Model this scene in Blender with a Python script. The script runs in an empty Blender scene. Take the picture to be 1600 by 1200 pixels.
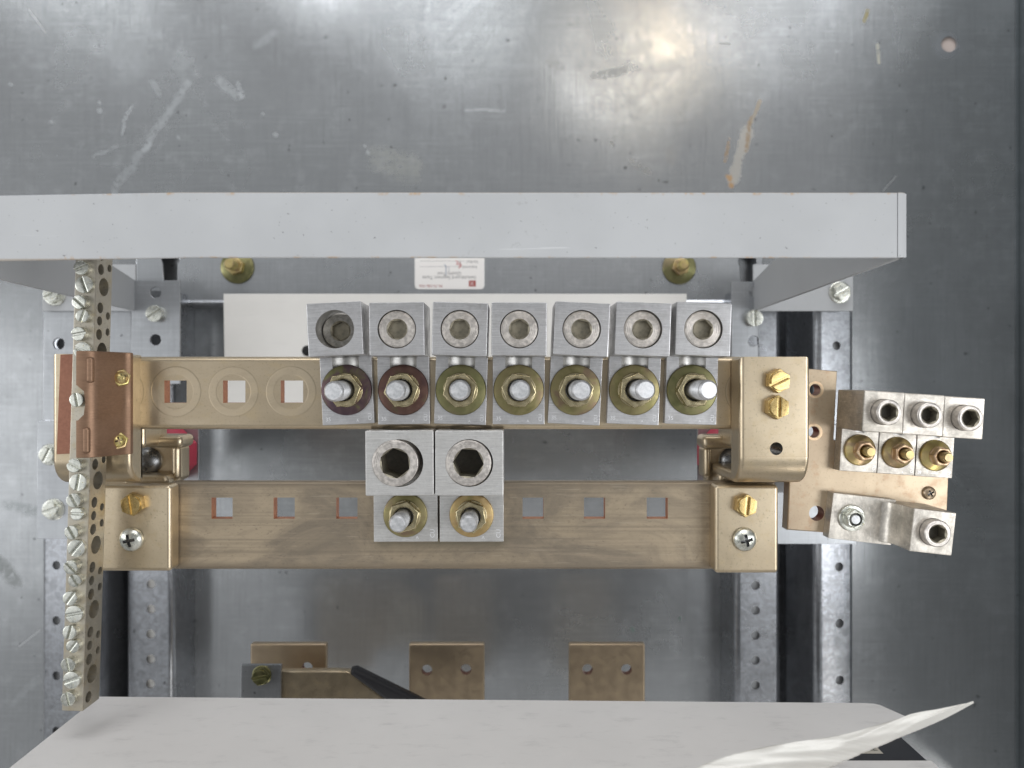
import bpy, bmesh, math, random
from mathutils import Matrix, Vector, Euler
random.seed(7)
C = bpy.context.scene
COL = C.collection
MM = 0.001
R = math.radians

# ---------------------------------------------------------------- camera
CAMZ, F = 421.0, 1200.0            # camera distance (mm) from the front of the upper bar; focal length in photo pixels
cam_d = bpy.data.cameras.new('camera'); cam = bpy.data.objects.new('camera', cam_d); COL.objects.link(cam)
cam.location = (0, 0, CAMZ * MM)
cam_d.sensor_width = 36; cam_d.lens = 27.0
cam_d.clip_start = 0.01; cam_d.clip_end = 50
cam_d.dof.use_dof = True; cam_d.dof.focus_distance = 0.412; cam_d.dof.aperture_fstop = 8.0
C.camera = cam
# ---------------------------------------------------------------- world (dim workshop air) and view
w = bpy.data.worlds.new("World"); C.world = w; w.use_nodes = True
bg = w.node_tree.nodes['Background']; bg.inputs[0].default_value = (0.95, 0.975, 1.0, 1); bg.inputs[1].default_value = 0.34
C.view_settings.view_transform = 'Standard'; C.view_settings.look = 'None'
C.view_settings.exposure = 0.0; C.view_settings.gamma = 1.0
# ---------------------------------------------------------------- workshop ceiling lamps, plus added fill lamps
def lamp(name, loc, sx, sy, power, col):
    d = bpy.data.lights.new(name, 'AREA'); d.shape = 'RECTANGLE'; d.size = sx; d.size_y = sy
    d.energy = power; d.color = col
    o = bpy.data.objects.new(name, d); COL.objects.link(o); o.location = loc
    o.rotation_euler = (Vector(loc) - Vector((0, 0, 0))).to_track_quat('Z', 'Y').to_euler()
    return o
lamp('ceiling_lamp_warm', (0.57, 1.35, 2.2), 0.12, 0.12, 0.9, (1.0, 0.76, 0.46))
lamp('ceiling_lamp_round', (0.42, 1.27, 2.25), 0.36, 0.26, 1.1, (1.0, 0.97, 0.92))
lamp('ceiling_lamp_square', (1.13, 1.74, 2.2), 0.52, 0.72, 4.2, (0.95, 0.97, 1.0))
lamp('ceiling_lamp_far_left', (-1.98, 1.92, 2.2), 0.34, 0.80, 4.5, (0.96, 0.98, 1.0))
lamp('ceiling_lamp_left', (-0.85, 1.98, 2.2), 0.36, 0.80, 4.5, (0.96, 0.98, 1.0))
lamp('ceiling_lamp_middle', (-0.25, 1.86, 2.2), 0.20, 0.95, 3.5, (0.96, 0.98, 1.0))
lamp('added_fill_high', (0.1, 3.1, 1.9), 3.0, 1.1, 54, (0.97, 0.98, 1.0))  # added fill that brightens the cover top, no known fixture
lamp('ceiling_lamp_corner', (2.20, -1.50, 2.1), 0.75, 0.6, 5.5, (1.0, 0.98, 0.94))
lamp('added_fill_right', (1.80, -0.35, 2.2), 0.95, 1.7, 14.0, (0.96, 0.98, 1.0))  # added fill that lifts the right part of the back panel
lamp('side_lamp_broad_left', (-2.0, -0.3, 2.2), 1.1, 1.9, 6.5, (0.96, 0.98, 1.0))
lamp('side_lamp_right', (2.60, -0.20, 2.0), 1.0, 2.2, 26, (0.95, 0.97, 1.0))
lamp('side_lamp_left', (-3.6, 0.25, 1.7), 1.0, 2.4, 34, (0.96, 0.98, 1.0))
lamp('low_lamp_front', (0.25, -2.2, 1.35), 2.6, 0.6, 24, (1.0, 0.97, 0.93))

# ================================================================ helpers
def sc(z): return F / (CAMZ - z)
def X(px, z): return (px - 800) / sc(z)
def Y(py, z): return (600 - py) / sc(z)
def XY(px, py, z): return (X(px, z), Y(py, z))
DG = bpy.context.evaluated_depsgraph_get

def fin(bm, name='mesh'):
    bmesh.ops.recalc_face_normals(bm, faces=bm.faces)
    me = bpy.data.meshes.new(name); bm.to_mesh(me); bm.free(); return me

def evaluated(o):
    DG().update()
    me = bpy.data.meshes.new_from_object(o.evaluated_get(DG()))
    d = o.data; bpy.data.objects.remove(o)
    if isinstance(d, bpy.types.Curve): bpy.data.curves.remove(d)
    return me

def box(x0, x1, y0, y1, z0, z1, bev=0.0, seg=2):
    bm = bmesh.new(); bmesh.ops.create_cube(bm, size=1)
    for v in bm.verts:
        v.co = Vector(((x0 + x1) / 2 + v.co.x * (x1 - x0), (y0 + y1) / 2 + v.co.y * (y1 - y0), (z0 + z1) / 2 + v.co.z * (z1 - z0)))
    if bev: bmesh.ops.bevel(bm, geom=bm.edges[:], offset=bev, segments=seg, profile=0.5, affect='EDGES')
    return fin(bm)

def circle(cx, cy, r, n=24, a0=0.0, sx=1.0, sy=1.0):
    return [(cx + r * sx * math.cos(a0 + 2 * math.pi * k / n), cy + r * sy * math.sin(a0 + 2 * math.pi * k / n)) for k in range(n)]
def square(cx, cy, h):
    return [(cx - h, cy - h), (cx + h, cy - h), (cx + h, cy + h), (cx - h, cy + h)]
def rrect(x0, x1, y0, y1, r, n=5):
    o = []
    for (cx, cy, a) in ((x1 - r, y1 - r, 0), (x0 + r, y1 - r, 90), (x0 + r, y0 + r, 180), (x1 - r, y0 + r, 270)):
        for k in range(n + 1):
            t = R(a + 90 * k / n); o.append((cx + r * math.cos(t), cy + r * math.sin(t)))
    return o

def prism(outline, z0, z1, holes=(), bev=0.3, res=1):
    cu = bpy.data.curves.new('c', 'CURVE'); cu.dimensions = '2D'; cu.fill_mode = 'BOTH'
    for pts in [outline] + list(holes):
        s = cu.splines.new('POLY'); s.points.add(len(pts) - 1)
        for p, q in zip(s.points, pts): p.co = (q[0], q[1], 0, 1)
        s.use_cyclic_u = True
    h = (z1 - z0) / 2
    bev = min(bev, h * 0.98)
    cu.extrude = h - bev; cu.bevel_depth = bev; cu.bevel_resolution = res; cu.offset = -bev
    o = bpy.data.objects.new('c', cu); COL.objects.link(o)
    me = evaluated(o)
    me.materials.clear()
    me.transform(Matrix.Translation((0, 0, (z0 + z1) / 2)))
    bm = bmesh.new(); bm.from_mesh(me); bpy.data.meshes.remove(me)
    bmesh.ops.remove_doubles(bm, verts=bm.verts, dist=0.002)
    return fin(bm)

def remap(me, f):
    for v in me.vertices: v.co = f(v.co)
    bm = bmesh.new(); bm.from_mesh(me); bmesh.ops.recalc_face_normals(bm, faces=bm.faces); bm.to_mesh(me); bm.free()
    return me
def along_y(me): return remap(me, lambda c: Vector((c.x, c.z, c.y)))      # outline in x,z; extruded along y
def along_x(me): return remap(me, lambda c: Vector((c.z, c.x, c.y)))      # outline in y,z; extruded along x

def xf(me, loc=(0, 0, 0), rot=(0, 0, 0), s=1.0):
    me.transform(Matrix.LocRotScale(Vector(loc), Euler(rot), Vector((s, s, s)))); return me

def lathe(prof, n=40):
    """closed solid from (r,z) profile; starts and ends on the axis"""
    bm = bmesh.new(); rings = []
    for r, z in prof:
        if r < 1e-6: rings.append([bm.verts.new((0, 0, z))])
        else: rings.append([bm.verts.new((r * math.cos(2 * math.pi * k / n), r * math.sin(2 * math.pi * k / n), z)) for k in range(n)])
    for a, b in zip(rings, rings[1:]):
        for k in range(n):
            k2 = (k + 1) % n
            if len(a) == 1 and len(b) == 1: continue
            if len(a) == 1: bm.faces.new((a[0], b[k], b[k2]))
            elif len(b) == 1: bm.faces.new((a[k], b[0], a[k2]))
            else: bm.faces.new((a[k], b[k], b[k2], a[k2]))
    return fin(bm)

def join(*ms):
    bm = bmesh.new()
    for m in ms: bm.from_mesh(m)
    me = bpy.data.meshes.new('j'); bm.to_mesh(me); bm.free(); return me

def cut(base, cutter, slots=None):
    """boolean difference; faces made by the cutter get material slot 1"""
    m0 = bpy.data.materials.get('tmp0') or bpy.data.materials.new('tmp0')
    m1 = bpy.data.materials.get('tmp1') or bpy.data.materials.new('tmp1')
    idx = [p.material_index for p in base.polygons]
    for m in (base, cutter):
        m.materials.clear(); m.materials.append(m0); m.materials.append(m1)
    for p, k in zip(base.polygons, idx): p.material_index = k
    for p in cutter.polygons: p.material_index = 1
    a = bpy.data.objects.new('a', base); b = bpy.data.objects.new('b', cutter)
    COL.objects.link(a); COL.objects.link(b)
    md = a.modifiers.new('b', 'BOOLEAN'); md.operation = 'DIFFERENCE'; md.object = b; md.solver = 'EXACT'
    me = evaluated(a); bpy.data.objects.remove(b)
    idx = [p.material_index for p in me.polygons]
    me.materials.clear()
    for p, k in zip(me.polygons, idx): p.material_index = k
    return me

def tag(o, label=None, cat=None, group=None, kind=None):
    if label: o['label'] = label
    if cat: o['category'] = cat
    if group: o['group'] = group
    if kind: o['kind'] = kind
    return o

ORG = {}
def thing(name, origin, label, cat, group=None, rot=(0, 0, 0)):
    """Empty at the thing's base, origin in mm"""
    o = bpy.data.objects.new(name, None); COL.objects.link(o)
    o.empty_display_size = 0.01
    o.location = Vector(origin) * MM; o.rotation_euler = rot
    ORG[o.name] = Vector(origin)
    return tag(o, label, cat, group)

def finish_mesh(me, mats, smooth=38):
    if not me.get('done'):
        me.transform(Matrix.Scale(MM, 4))
        idx = [p.material_index for p in me.polygons]
        for m in (mats if isinstance(mats, (list, tuple)) else [mats]): me.materials.append(m)
        for p, k in zip(me.polygons, idx): p.material_index = k
        nm_ = len(me.materials)
        for p in me.polygons:
            p.use_smooth = True
            if p.material_index >= nm_: p.material_index = 0
        me.set_sharp_from_angle(angle=R(smooth))
        me['done'] = 1
    return me

def part(name, me, mat, parent=None, world=False, loc=None, rot=None, label=None, kind=None):
    """one mesh object; world=True: the mesh is given in scene millimetres and moved into the thing's own frame"""
    if world and parent is not None and not me.get('done'):
        p = parent
        while p.parent: p = p.parent
        me.transform(Matrix.Translation(-ORG[p.name]))
    finish_mesh(me, mat)
    me.name = name
    o = bpy.data.objects.new(name, me); COL.objects.link(o)
    if parent is not None: o.parent = parent
    if loc is not None: o.location = Vector(loc) * MM
    if rot is not None: o.rotation_euler = rot
    wn = o.modifiers.new('wn', 'WEIGHTED_NORMAL'); wn.keep_sharp = True
    if label: o['label'] = label
    if kind: o['kind'] = kind
    return o

def solo(name, me, mat, label, cat, group=None, kind=None):
    """single-mesh thing given in scene millimetres, origin moved to its middle"""
    vs = [v.co for v in me.vertices]
    c = Vector([(min(v[i] for v in vs) + max(v[i] for v in vs)) / 2 for i in range(3)])
    me.transform(Matrix.Translation(-c))
    o = part(name, me, mat); o.location = c * MM
    return tag(o, label, cat, group, kind)

def text_mesh(body, size, depth=0.12, rotz=0.0, align='CENTER'):
    cu = bpy.data.curves.new('t', 'FONT'); cu.body = body; cu.size = size; cu.extrude = depth / 2
    cu.align_x = align; cu.align_y = 'CENTER'; cu.resolution_u = 2
    o = bpy.data.objects.new('t', cu); COL.objects.link(o)
    DG().update()
    me = bpy.data.meshes.new_from_object(o.evaluated_get(DG()))
    bpy.data.objects.remove(o); bpy.data.curves.remove(cu)
    me.materials.clear()
    me.transform(Matrix.Rotation(rotz, 4, 'Z'))
    return me

# ================================================================ materials
class NT:
    def __init__(s, name):
        s.m = bpy.data.materials.new(name); s.m.use_nodes = True
        s.t = s.m.node_tree; s.b = s.t.nodes['Principled BSDF']
        s.co = s.t.nodes.new('ShaderNodeTexCoord')
    def n(s, typ, **k):
        x = s.t.nodes.new(typ)
        for a, v in k.items(): setattr(x, a, v)
        return x
    def put(s, sock, v):
        if isinstance(v, bpy.types.NodeSocket): s.t.links.new(v, sock)
        elif isinstance(v, (tuple, list)) and len(v) == 3 and sock.type == 'RGBA': sock.default_value = (*v, 1)
        else: sock.default_value = v
    def vary(s):
        """each copy of a part gets its own stretch of the pattern"""
        oi = s.n('ShaderNodeObjectInfo'); m = s.n('ShaderNodeVectorMath', operation='ADD')
        c = s.n('ShaderNodeCombineXYZ'); k = s.math('MULTIPLY', oi.outputs['Random'], 3.7)
        for i in range(3): s.put(c.inputs[i], k)
        s.put(m.inputs[0], s.co.outputs['Object']); s.put(m.inputs[1], c.outputs[0]); s.base = m.outputs[0]; s.rnd = oi.outputs['Random']
    def math(s, op, a, b=0.0, c=0.0, clamp=False):
        x = s.n('ShaderNodeMath', operation=op, use_clamp=clamp)
        for i, v in enumerate((a, b, c)): s.put(x.inputs[i], v)
        return x.outputs[0]
    def vec(s, scale=(1, 1, 1), loc=(0, 0, 0), rot=(0, 0, 0), src=None):
        x = s.n('ShaderNodeMapping'); s.put(x.inputs[0], src or getattr(s, 'base', None) or s.co.outputs['Object'])
        x.inputs['Location'].default_value = loc; x.inputs['Rotation'].default_value = rot; x.inputs['Scale'].default_value = scale
        return x.outputs[0]
    def noise(s, scale, v=None, detail=4, rough=0.55, dist=0.0):
        x = s.n('ShaderNodeTexNoise'); s.put(x.inputs['Vector'], v or s.vec())
        x.inputs['Scale'].default_value = scale; x.inputs['Detail'].default_value = detail
        x.inputs['Roughness'].default_value = rough; x.inputs['Distortion'].default_value = dist
        return x.outputs['Fac']
    def rmp(s, v, lo, hi, a=0.0, b=1.0, smooth=True):
        x = s.n('ShaderNodeMapRange', interpolation_type='SMOOTHSTEP' if smooth else 'LINEAR')
        s.put(x.inputs[0], v); x.inputs[1].default_value = lo; x.inputs[2].default_value = hi
        x.inputs[3].default_value = a; x.inputs[4].default_value = b
        return x.outputs[0]
    def mix(s, f, a, b, mode='MIX'):
        x = s.n('ShaderNodeMix', data_type='RGBA', blend_type=mode)
        s.put(x.inputs[0], f); s.put(x.inputs[6], a); s.put(x.inputs[7], b)
        return x.outputs[2]
    def sep(s, v=None):
        x = s.n('ShaderNodeSeparateXYZ'); s.put(x.inputs[0], v or s.co.outputs['Object']); return x.outputs
    def bump(s, h, strength=0.2, dist=0.0005, prev=None):
        x = s.n('ShaderNodeBump'); x.inputs['Strength'].default_value = strength; x.inputs['Distance'].default_value = dist
        s.put(x.inputs['Height'], h)
        if prev is not None: s.put(x.inputs['Normal'], prev)
        return x.outputs[0]
    def seg(s, ax, ay, bx, by, r, wob=0.0, wn=None, soft=0.6):
        """1 inside a capsule from a to b (metres), 0 outside"""
        px, py, _ = s.sep()
        if wn is not None:
            px = s.math('ADD', px, s.math('MULTIPLY', s.math('SUBTRACT', wn, 0.5), wob))
            py = s.math('ADD', py, s.math('MULTIPLY', s.math('SUBTRACT', wn, 0.5), -wob * 0.7))
        dx, dy = bx - ax, by - ay; L2 = max(dx * dx + dy * dy, 1e-12)
        qx = s.math('SUBTRACT', px, ax); qy = s.math('SUBTRACT', py, ay)
        t = s.math('DIVIDE', s.math('ADD', s.math('MULTIPLY', qx, dx), s.math('MULTIPLY', qy, dy)), L2, clamp=True)
        ex = s.math('SUBTRACT', qx, s.math('MULTIPLY', t, dx)); ey = s.math('SUBTRACT', qy, s.math('MULTIPLY', t, dy))
        d = s.math('SQRT', s.math('ADD', s.math('MULTIPLY', ex, ex), s.math('MULTIPLY', ey, ey)))
        return s.rmp(d, r * (1 - soft), r * (1 + soft * 0.5), 1, 0)
    def out(s, color, rough=0.5, metal=0.0, normal=None, **k):
        s.put(s.b.inputs['Base Color'], color); s.put(s.b.inputs['Roughness'], rough); s.put(s.b.inputs['Metallic'], metal)
        if normal is not None: s.put(s.b.inputs['Normal'], normal)
        for a, v in k.items(): s.put(s.b.inputs[a.replace('_', ' ')], v)
        return s.m

def metal_mat(name, c1, c2, rough=0.35, metal=0.85, scale=60, stretch=(1, 1, 1), bump=0.15, rvar=0.15, speck=None, fine=600):
    g = NT(name)
    a = g.noise(scale, g.vec(stretch), 5, 0.6)
    f = g.noise(fine, g.vec(stretch), 3, 0.6)
    col = g.mix(g.rmp(a, 0.35, 0.68), c1, c2)
    col = g.mix(g.rmp(f, 0.3, 0.75, 0, 0.35), col, tuple(min(1, x * 1.35) for x in c2))
    if speck:
        sp = g.noise(700, g.vec(), 2, 0.5)
        col = g.mix(g.rmp(sp, 0.66, 0.72), col, speck)
    ro = g.rmp(a, 0.3, 0.7, rough - rvar / 2, rough + rvar / 2)
    return g.out(col, ro, metal, g.bump(f, bump, 0.0002))

M = {}
# aluminium: fine horizontal milling lines, scuffs
def aluminium(name, base, lines=(60, 2600, 60), warm=0.0, rough=0.38):
    g = NT(name); g.vary()
    ln = g.noise(1.0, g.vec(lines), 3, 0.7)
    cl = g.noise(110, g.vec(), 5, 0.65)
    fi = g.noise(1600, g.vec(), 3, 0.7)
    b2 = tuple(x * 0.72 for x in base)
    col = g.mix(g.rmp(cl, 0.35, 0.7), b2, base)
    col = g.mix(g.rmp(ln, 0.42, 0.7, 0, 0.40), col, tuple(min(1, x * 1.3) for x in base))
    col = g.mix(g.rmp(fi, 0.60, 0.72, 0, 0.5), col, tuple(x * 0.5 for x in base))
    sc_ = g.noise(1.0, g.vec((180, 2400, 100), rot=(0, 0, 0.7)), 2, 0.4)
    col = g.mix(g.rmp(sc_, 0.70, 0.74, 0, 0.5), col, (0.9, 0.9, 0.92))
    dk = g.noise(1.0, g.vec((90, 1500, 90)), 3, 0.5)
    col = g.mix(g.rmp(dk, 0.62, 0.72, 0, 0.45), col, tuple(x * 0.55 for x in base))
    gm = g.noise(42, g.vec(loc=(5, 2, 0)), 4, 0.65)
    col = g.mix(g.rmp(gm, 0.55, 0.72, 0, 0.40), col, tuple(x * 0.5 * y for x, y in zip(base, (1.0, 0.96, 0.88))))
    nb = g.bump(ln, 0.30, 0.00015); nb = g.bump(fi, 0.35, 0.00012, nb)
    return g.out(col, g.rmp(cl, 0.3, 0.7, rough + 0.1, rough - 0.06), 0.80, nb)
M['alu'] = aluminium('brushed_aluminium', (0.66, 0.655, 0.66), rough=0.36)
M['alu_pale'] = aluminium('pale_aluminium', (0.70, 0.69, 0.67), rough=0.42)
M['alu_warm'] = aluminium('warm_aluminium', (0.60, 0.56, 0.50), lines=(500, 700, 300), rough=0.36)
M['alu_cut'] = metal_mat('bored_aluminium', (0.44, 0.43, 0.41), (0.58, 0.57, 0.55), 0.42, 0.85, 200, bump=0.2)
M['stamp'] = metal_mat('stamped_mark', (0.80, 0.80, 0.82), (0.9, 0.9, 0.92), 0.4, 0.6)
# set screw: turned rings
def turned(name, c, rough=0.3):
    g = NT(name); g.vary(); x, y, z = g.sep()
    d = g.math('SQRT', g.math('ADD', g.math('MULTIPLY', x, x), g.math('MULTIPLY', y, y)))
    wv = g.math('SINE', g.math('MULTIPLY', d, 7000.0))
    n = g.noise(500, g.vec(), 3)
    col = g.mix(g.rmp(n, 0.35, 0.7), tuple(v * 0.72 for v in c), c)
    return g.out(col, g.rmp(n, 0.3, 0.7, rough, rough + 0.15), 0.85, g.bump(n, 0.2, 0.0002, g.bump(wv, 0.22, 0.0002)))
M['setscrew'] = turned('turned_screw_metal', (0.74, 0.69, 0.64))
M['socket_dark'] = metal_mat('shaded_socket_metal', (0.20, 0.185, 0.145), (0.36, 0.325, 0.25), 0.42, 0.7, 250)  # shade inside the sockets is put into this darker metal colour
M['socket_mid'] = metal_mat('shaded_screw_metal', (0.22, 0.21, 0.19), (0.36, 0.34, 0.31), 0.4, 0.85, 300)  # darker screw metal, paints the shade down the hole of the sunk screw
M['bore_shade'] = metal_mat('bore_shade_metal', (0.04, 0.036, 0.03), (0.08, 0.072, 0.058), 0.5, 0.3, 250)  # near-black colour standing in for the unlit bore below the sockets
M['steel'] = metal_mat('bright_steel', (0.55, 0.56, 0.57), (0.68, 0.68, 0.69), 0.48, 0.85, 300)
M['zinc_white'] = metal_mat('clear_zinc', (0.48, 0.49, 0.44), (0.70, 0.70, 0.64), 0.30, 0.92, 260, speck=(0.45, 0.40, 0.22))
M['dark_steel'] = metal_mat('dark_steel', (0.10, 0.10, 0.10), (0.22, 0.22, 0.22), 0.3, 0.85, 200)

def chromate(name, cols, seed, rough=0.34):
    g = NT(name); g.vary()
    a = g.noise(75, g.vec(loc=(seed, seed * .3, 0)), 4, 0.6, 0.6)
    b = g.noise(260, g.vec(loc=(0, seed, 0)), 3, 0.6)
    col = g.mix(g.rmp(a, 0.36, 0.52), cols[0], cols[1]); col = g.mix(g.rmp(a, 0.52, 0.66), col, cols[2])
    col = g.mix(g.rmp(b, 0.5, 0.75, 0, 0.5), col, cols[3])
    return g.out(col, g.rmp(b, 0.3, 0.7, rough - .06, rough + .12), 0.9, g.bump(b, 0.12, 0.0002))
M['chromate_green'] = chromate('green_gold_chromate', [(0.25, 0.225, 0.10), (0.31, 0.265, 0.135), (0.27, 0.195, 0.13), (0.35, 0.32, 0.16)], 1.3)
M['chromate_olive'] = chromate('olive_chromate', [(0.20, 0.20, 0.09), (0.25, 0.235, 0.115), (0.28, 0.23, 0.14), (0.32, 0.30, 0.15)], 4.1)
M['chromate_purple'] = chromate('purple_brown_chromate', [(0.12, 0.070, 0.068), (0.16, 0.092, 0.075), (0.15, 0.12, 0.075), (0.20, 0.13, 0.10)], 7.7)
M['chromate_plum'] = chromate('plum_chromate', [(0.10, 0.068, 0.085), (0.14, 0.092, 0.098), (0.19, 0.18, 0.085), (0.18, 0.13, 0.13)], 2.7)
M['chromate_amber'] = chromate('amber_chromate', [(0.44, 0.30, 0.15), (0.52, 0.38, 0.18), (0.42, 0.36, 0.16), (0.6, 0.46, 0.28)], 5.2)
M['chromate_gold'] = chromate('gold_chromate', [(0.62, 0.52, 0.20), (0.55, 0.42, 0.20), (0.44, 0.32, 0.20), (0.72, 0.64, 0.34)], 9.2)
M['nut_rose'] = metal_mat('rose_gold_nut', (0.62, 0.42, 0.27), (0.75, 0.58, 0.38), 0.35, 0.8, 200)
M['nut_olive'] = metal_mat('olive_gold_nut', (0.42, 0.36, 0.21), (0.58, 0.50, 0.32), 0.24, 0.95, 200)
M['brass'] = metal_mat('yellow_brass', (0.46, 0.33, 0.13), (0.60, 0.45, 0.21), 0.30, 0.95, 250)

# champagne plating on the cast and rolled bars
def plated(name, c1, c2, rough=0.42, metal=0.72, rings=None, stretch=(1, 1, 1), grime=0.35, gold=(0.44, 0.36, 0.22)):
    g = NT(name)
    a = g.noise(22, g.vec(stretch), 6, 0.6); b = g.noise(160, g.vec(stretch), 4, 0.65); f = g.noise(800, g.vec(), 3, 0.7)
    col = g.mix(g.rmp(a, 0.33, 0.68), c1, c2)
    col = g.mix(g.rmp(b, 0.50, 0.70, 0, 0.5), col, gold)
    col = g.mix(g.rmp(f, 0.56, 0.72, 0, grime), col, tuple(x * 0.55 for x in c1))
    ro = g.rmp(b, 0.3, 0.7, rough - 0.03, rough + 0.04)
    h = f
    if rings:
        x, y, z = g.sep(); x0, pitch, y0 = [v * MM for v in rings]
        u = g.math('SUBTRACT', g.math('PINGPONG', g.math('ADD', g.math('SUBTRACT', x, x0), 400 * pitch), pitch * 1.0), 0.0)
        # distance to the nearest multiple of the pitch
        u = g.math('SUBTRACT', g.math('MODULO', g.math('ADD', g.math('SUBTRACT', x, x0), 40.5 * pitch), pitch), pitch * 0.5)
        v = g.math('SUBTRACT', y, y0)
        d = g.math('SQRT', g.math('ADD', g.math('MULTIPLY', u, u), g.math('MULTIPLY', v, v)))
        ring = g.math('MULTIPLY', g.rmp(d, 0.0092, 0.0098), g.rmp(d, 0.0132, 0.0138, 1, 0))
        col = g.mix(g.math('MULTIPLY', g.math('MULTIPLY', ring, 0.35), g.rmp(b, 0.3, 0.6, 0.3, 1)), col, tuple(min(1, x * 1.10 + 0.02) for x in c2))
        line = g.math('MULTIPLY', g.rmp(d, 0.0134, 0.0138), g.rmp(d, 0.0138, 0.0143, 1, 0))
        col = g.mix(g.math('MULTIPLY', g.math('MULTIPLY', line, 0.45), g.rmp(a, 0.4, 0.6, 0.1, 1)), col, tuple(x * 0.45 for x in c1))
        nb = g.bump(ring, 0.25, 0.0002)
    else: nb = None
    nb = g.bump(h, 0.10, 0.00012, nb); nb = g.bump(b, 0.05, 0.0003, nb)
    return g.out(col, ro, metal, nb)
M['plate'] = plated('champagne_plated_copper', (0.50, 0.41, 0.285), (0.61, 0.51, 0.365), 0.32, 0.84, gold=(0.54, 0.43, 0.27), grime=0.5)
M['plate_bar'] = plated('champagne_plated_bar', (0.49, 0.40, 0.28), (0.60, 0.50, 0.36), 0.32, 0.84, gold=(0.54, 0.43, 0.27), grime=0.45, rings=(-184.2, 31.5, -4.2), stretch=(0.5, 1, 1))
M['pad'] = plated('dull_bronze_plating', (0.47, 0.37, 0.26), (0.54, 0.43, 0.30), 0.36, 0.85, gold=(0.52, 0.42, 0.27), grime=0.12)
# tarnished lower bar
ly_mid = (Y(890, -15) + Y(752, -15)) / 2
def tarnished():
    g = NT('tarnished_plated_bar')
    st = g.noise(1.0, g.vec((14, 260, 50)), 5, 0.65); cl = g.noise(26, g.vec((0.7, 1.2, 1)), 6, 0.62, 0.8); f = g.noise(900, g.vec((0.6, 1, 1)), 4, 0.7)
    col = g.mix(g.rmp(cl, 0.36, 0.64), (0.25, 0.21, 0.16), (0.47, 0.38, 0.27))
    col = g.mix(g.rmp(st, 0.48, 0.72, 0, 0.35), col, (0.54, 0.43, 0.31))
    col = g.mix(g.rmp(f, 0.55, 0.72, 0, 0.55), col, (0.17, 0.14, 0.11))
    scr = g.noise(1.0, g.vec((60, 1500, 100), rot=(0, 0, 0.25)), 2, 0.3)
    col = g.mix(g.rmp(scr, 0.71, 0.75, 0, 0.22), col, (0.66, 0.58, 0.46))
    scr = g.noise(1.0, g.vec((70, 1300, 100), rot=(0, 0, -0.75)), 2, 0.3)
    col = g.mix(g.rmp(scr, 0.71, 0.75, 0, 0.22), col, (0.66, 0.58, 0.46))
    x_, y_, z_ = g.sep()
    rl = g.noise(1.0, g.vec((3, 700, 50)), 4, 0.6)
    col = g.mix(g.rmp(rl, 0.48, 0.7, 0, 0.45), col, (0.22, 0.185, 0.14))
    yc_ = (ly_mid) * MM
    ed = g.rmp(g.math('ABSOLUTE', g.math('SUBTRACT', y_, yc_)), 0.0195, 0.0235)
    col = g.mix(g.math('MULTIPLY', ed, g.rmp(cl, 0.35, 0.6, 0.15, 0.6)), col, (0.17, 0.14, 0.105))
    for sx in (-59.0, -23.0):      # darker band along the lower edge of each big lug
        m_ = g.seg((sx - 15) * MM, -0.088, (sx + 15) * MM, -0.0885, 0.0055, 0.004, cl, 0.8)
        col = g.mix(g.math('MULTIPLY', m_, 0.6), col, (0.17, 0.155, 0.11))
    nb = g.bump(f, 0.25, 0.0002); nb = g.bump(st, 0.05, 0.0003, nb)
    return g.out(col, g.rmp(cl, 0.35, 0.65, 0.52, 0.36), 0.72, nb)
M['tarnish'] = tarnished()
M['copper'] = metal_mat('bare_copper_edge', (0.42, 0.16, 0.08), (0.56, 0.26, 0.14), 0.45, 0.7, 200)
M['copper_brown'] = metal_mat('brown_copper', (0.23, 0.14, 0.09), (0.28, 0.175, 0.115), 0.50, 0.80, 40, (0.3, 2, 1), fine=600)
M['copper_red'] = metal_mat('reddish_copper', (0.25, 0.115, 0.078), (0.31, 0.15, 0.10), 0.42, 0.8, 60)
M['copper_plate'] = plated('copper_showing_through_plating', (0.42, 0.325, 0.23), (0.52, 0.42, 0.30), 0.36, 0.82, gold=(0.44, 0.28, 0.175))
M['bar_brass'] = plated('tinned_brass', (0.40, 0.37, 0.31), (0.50, 0.46, 0.38), 0.38, 0.8, grime=0.7)
M['red'] = NT('red_glass_polyester').out((0.50, 0.03, 0.07), 0.5, 0.0)
M['black'] = NT('black_heat_shrink').out((0.018, 0.018, 0.022), 0.55, 0.0)
M['hole'] = NT('black_rubber').out((0.01, 0.01, 0.01), 0.8, 0.0)

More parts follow.
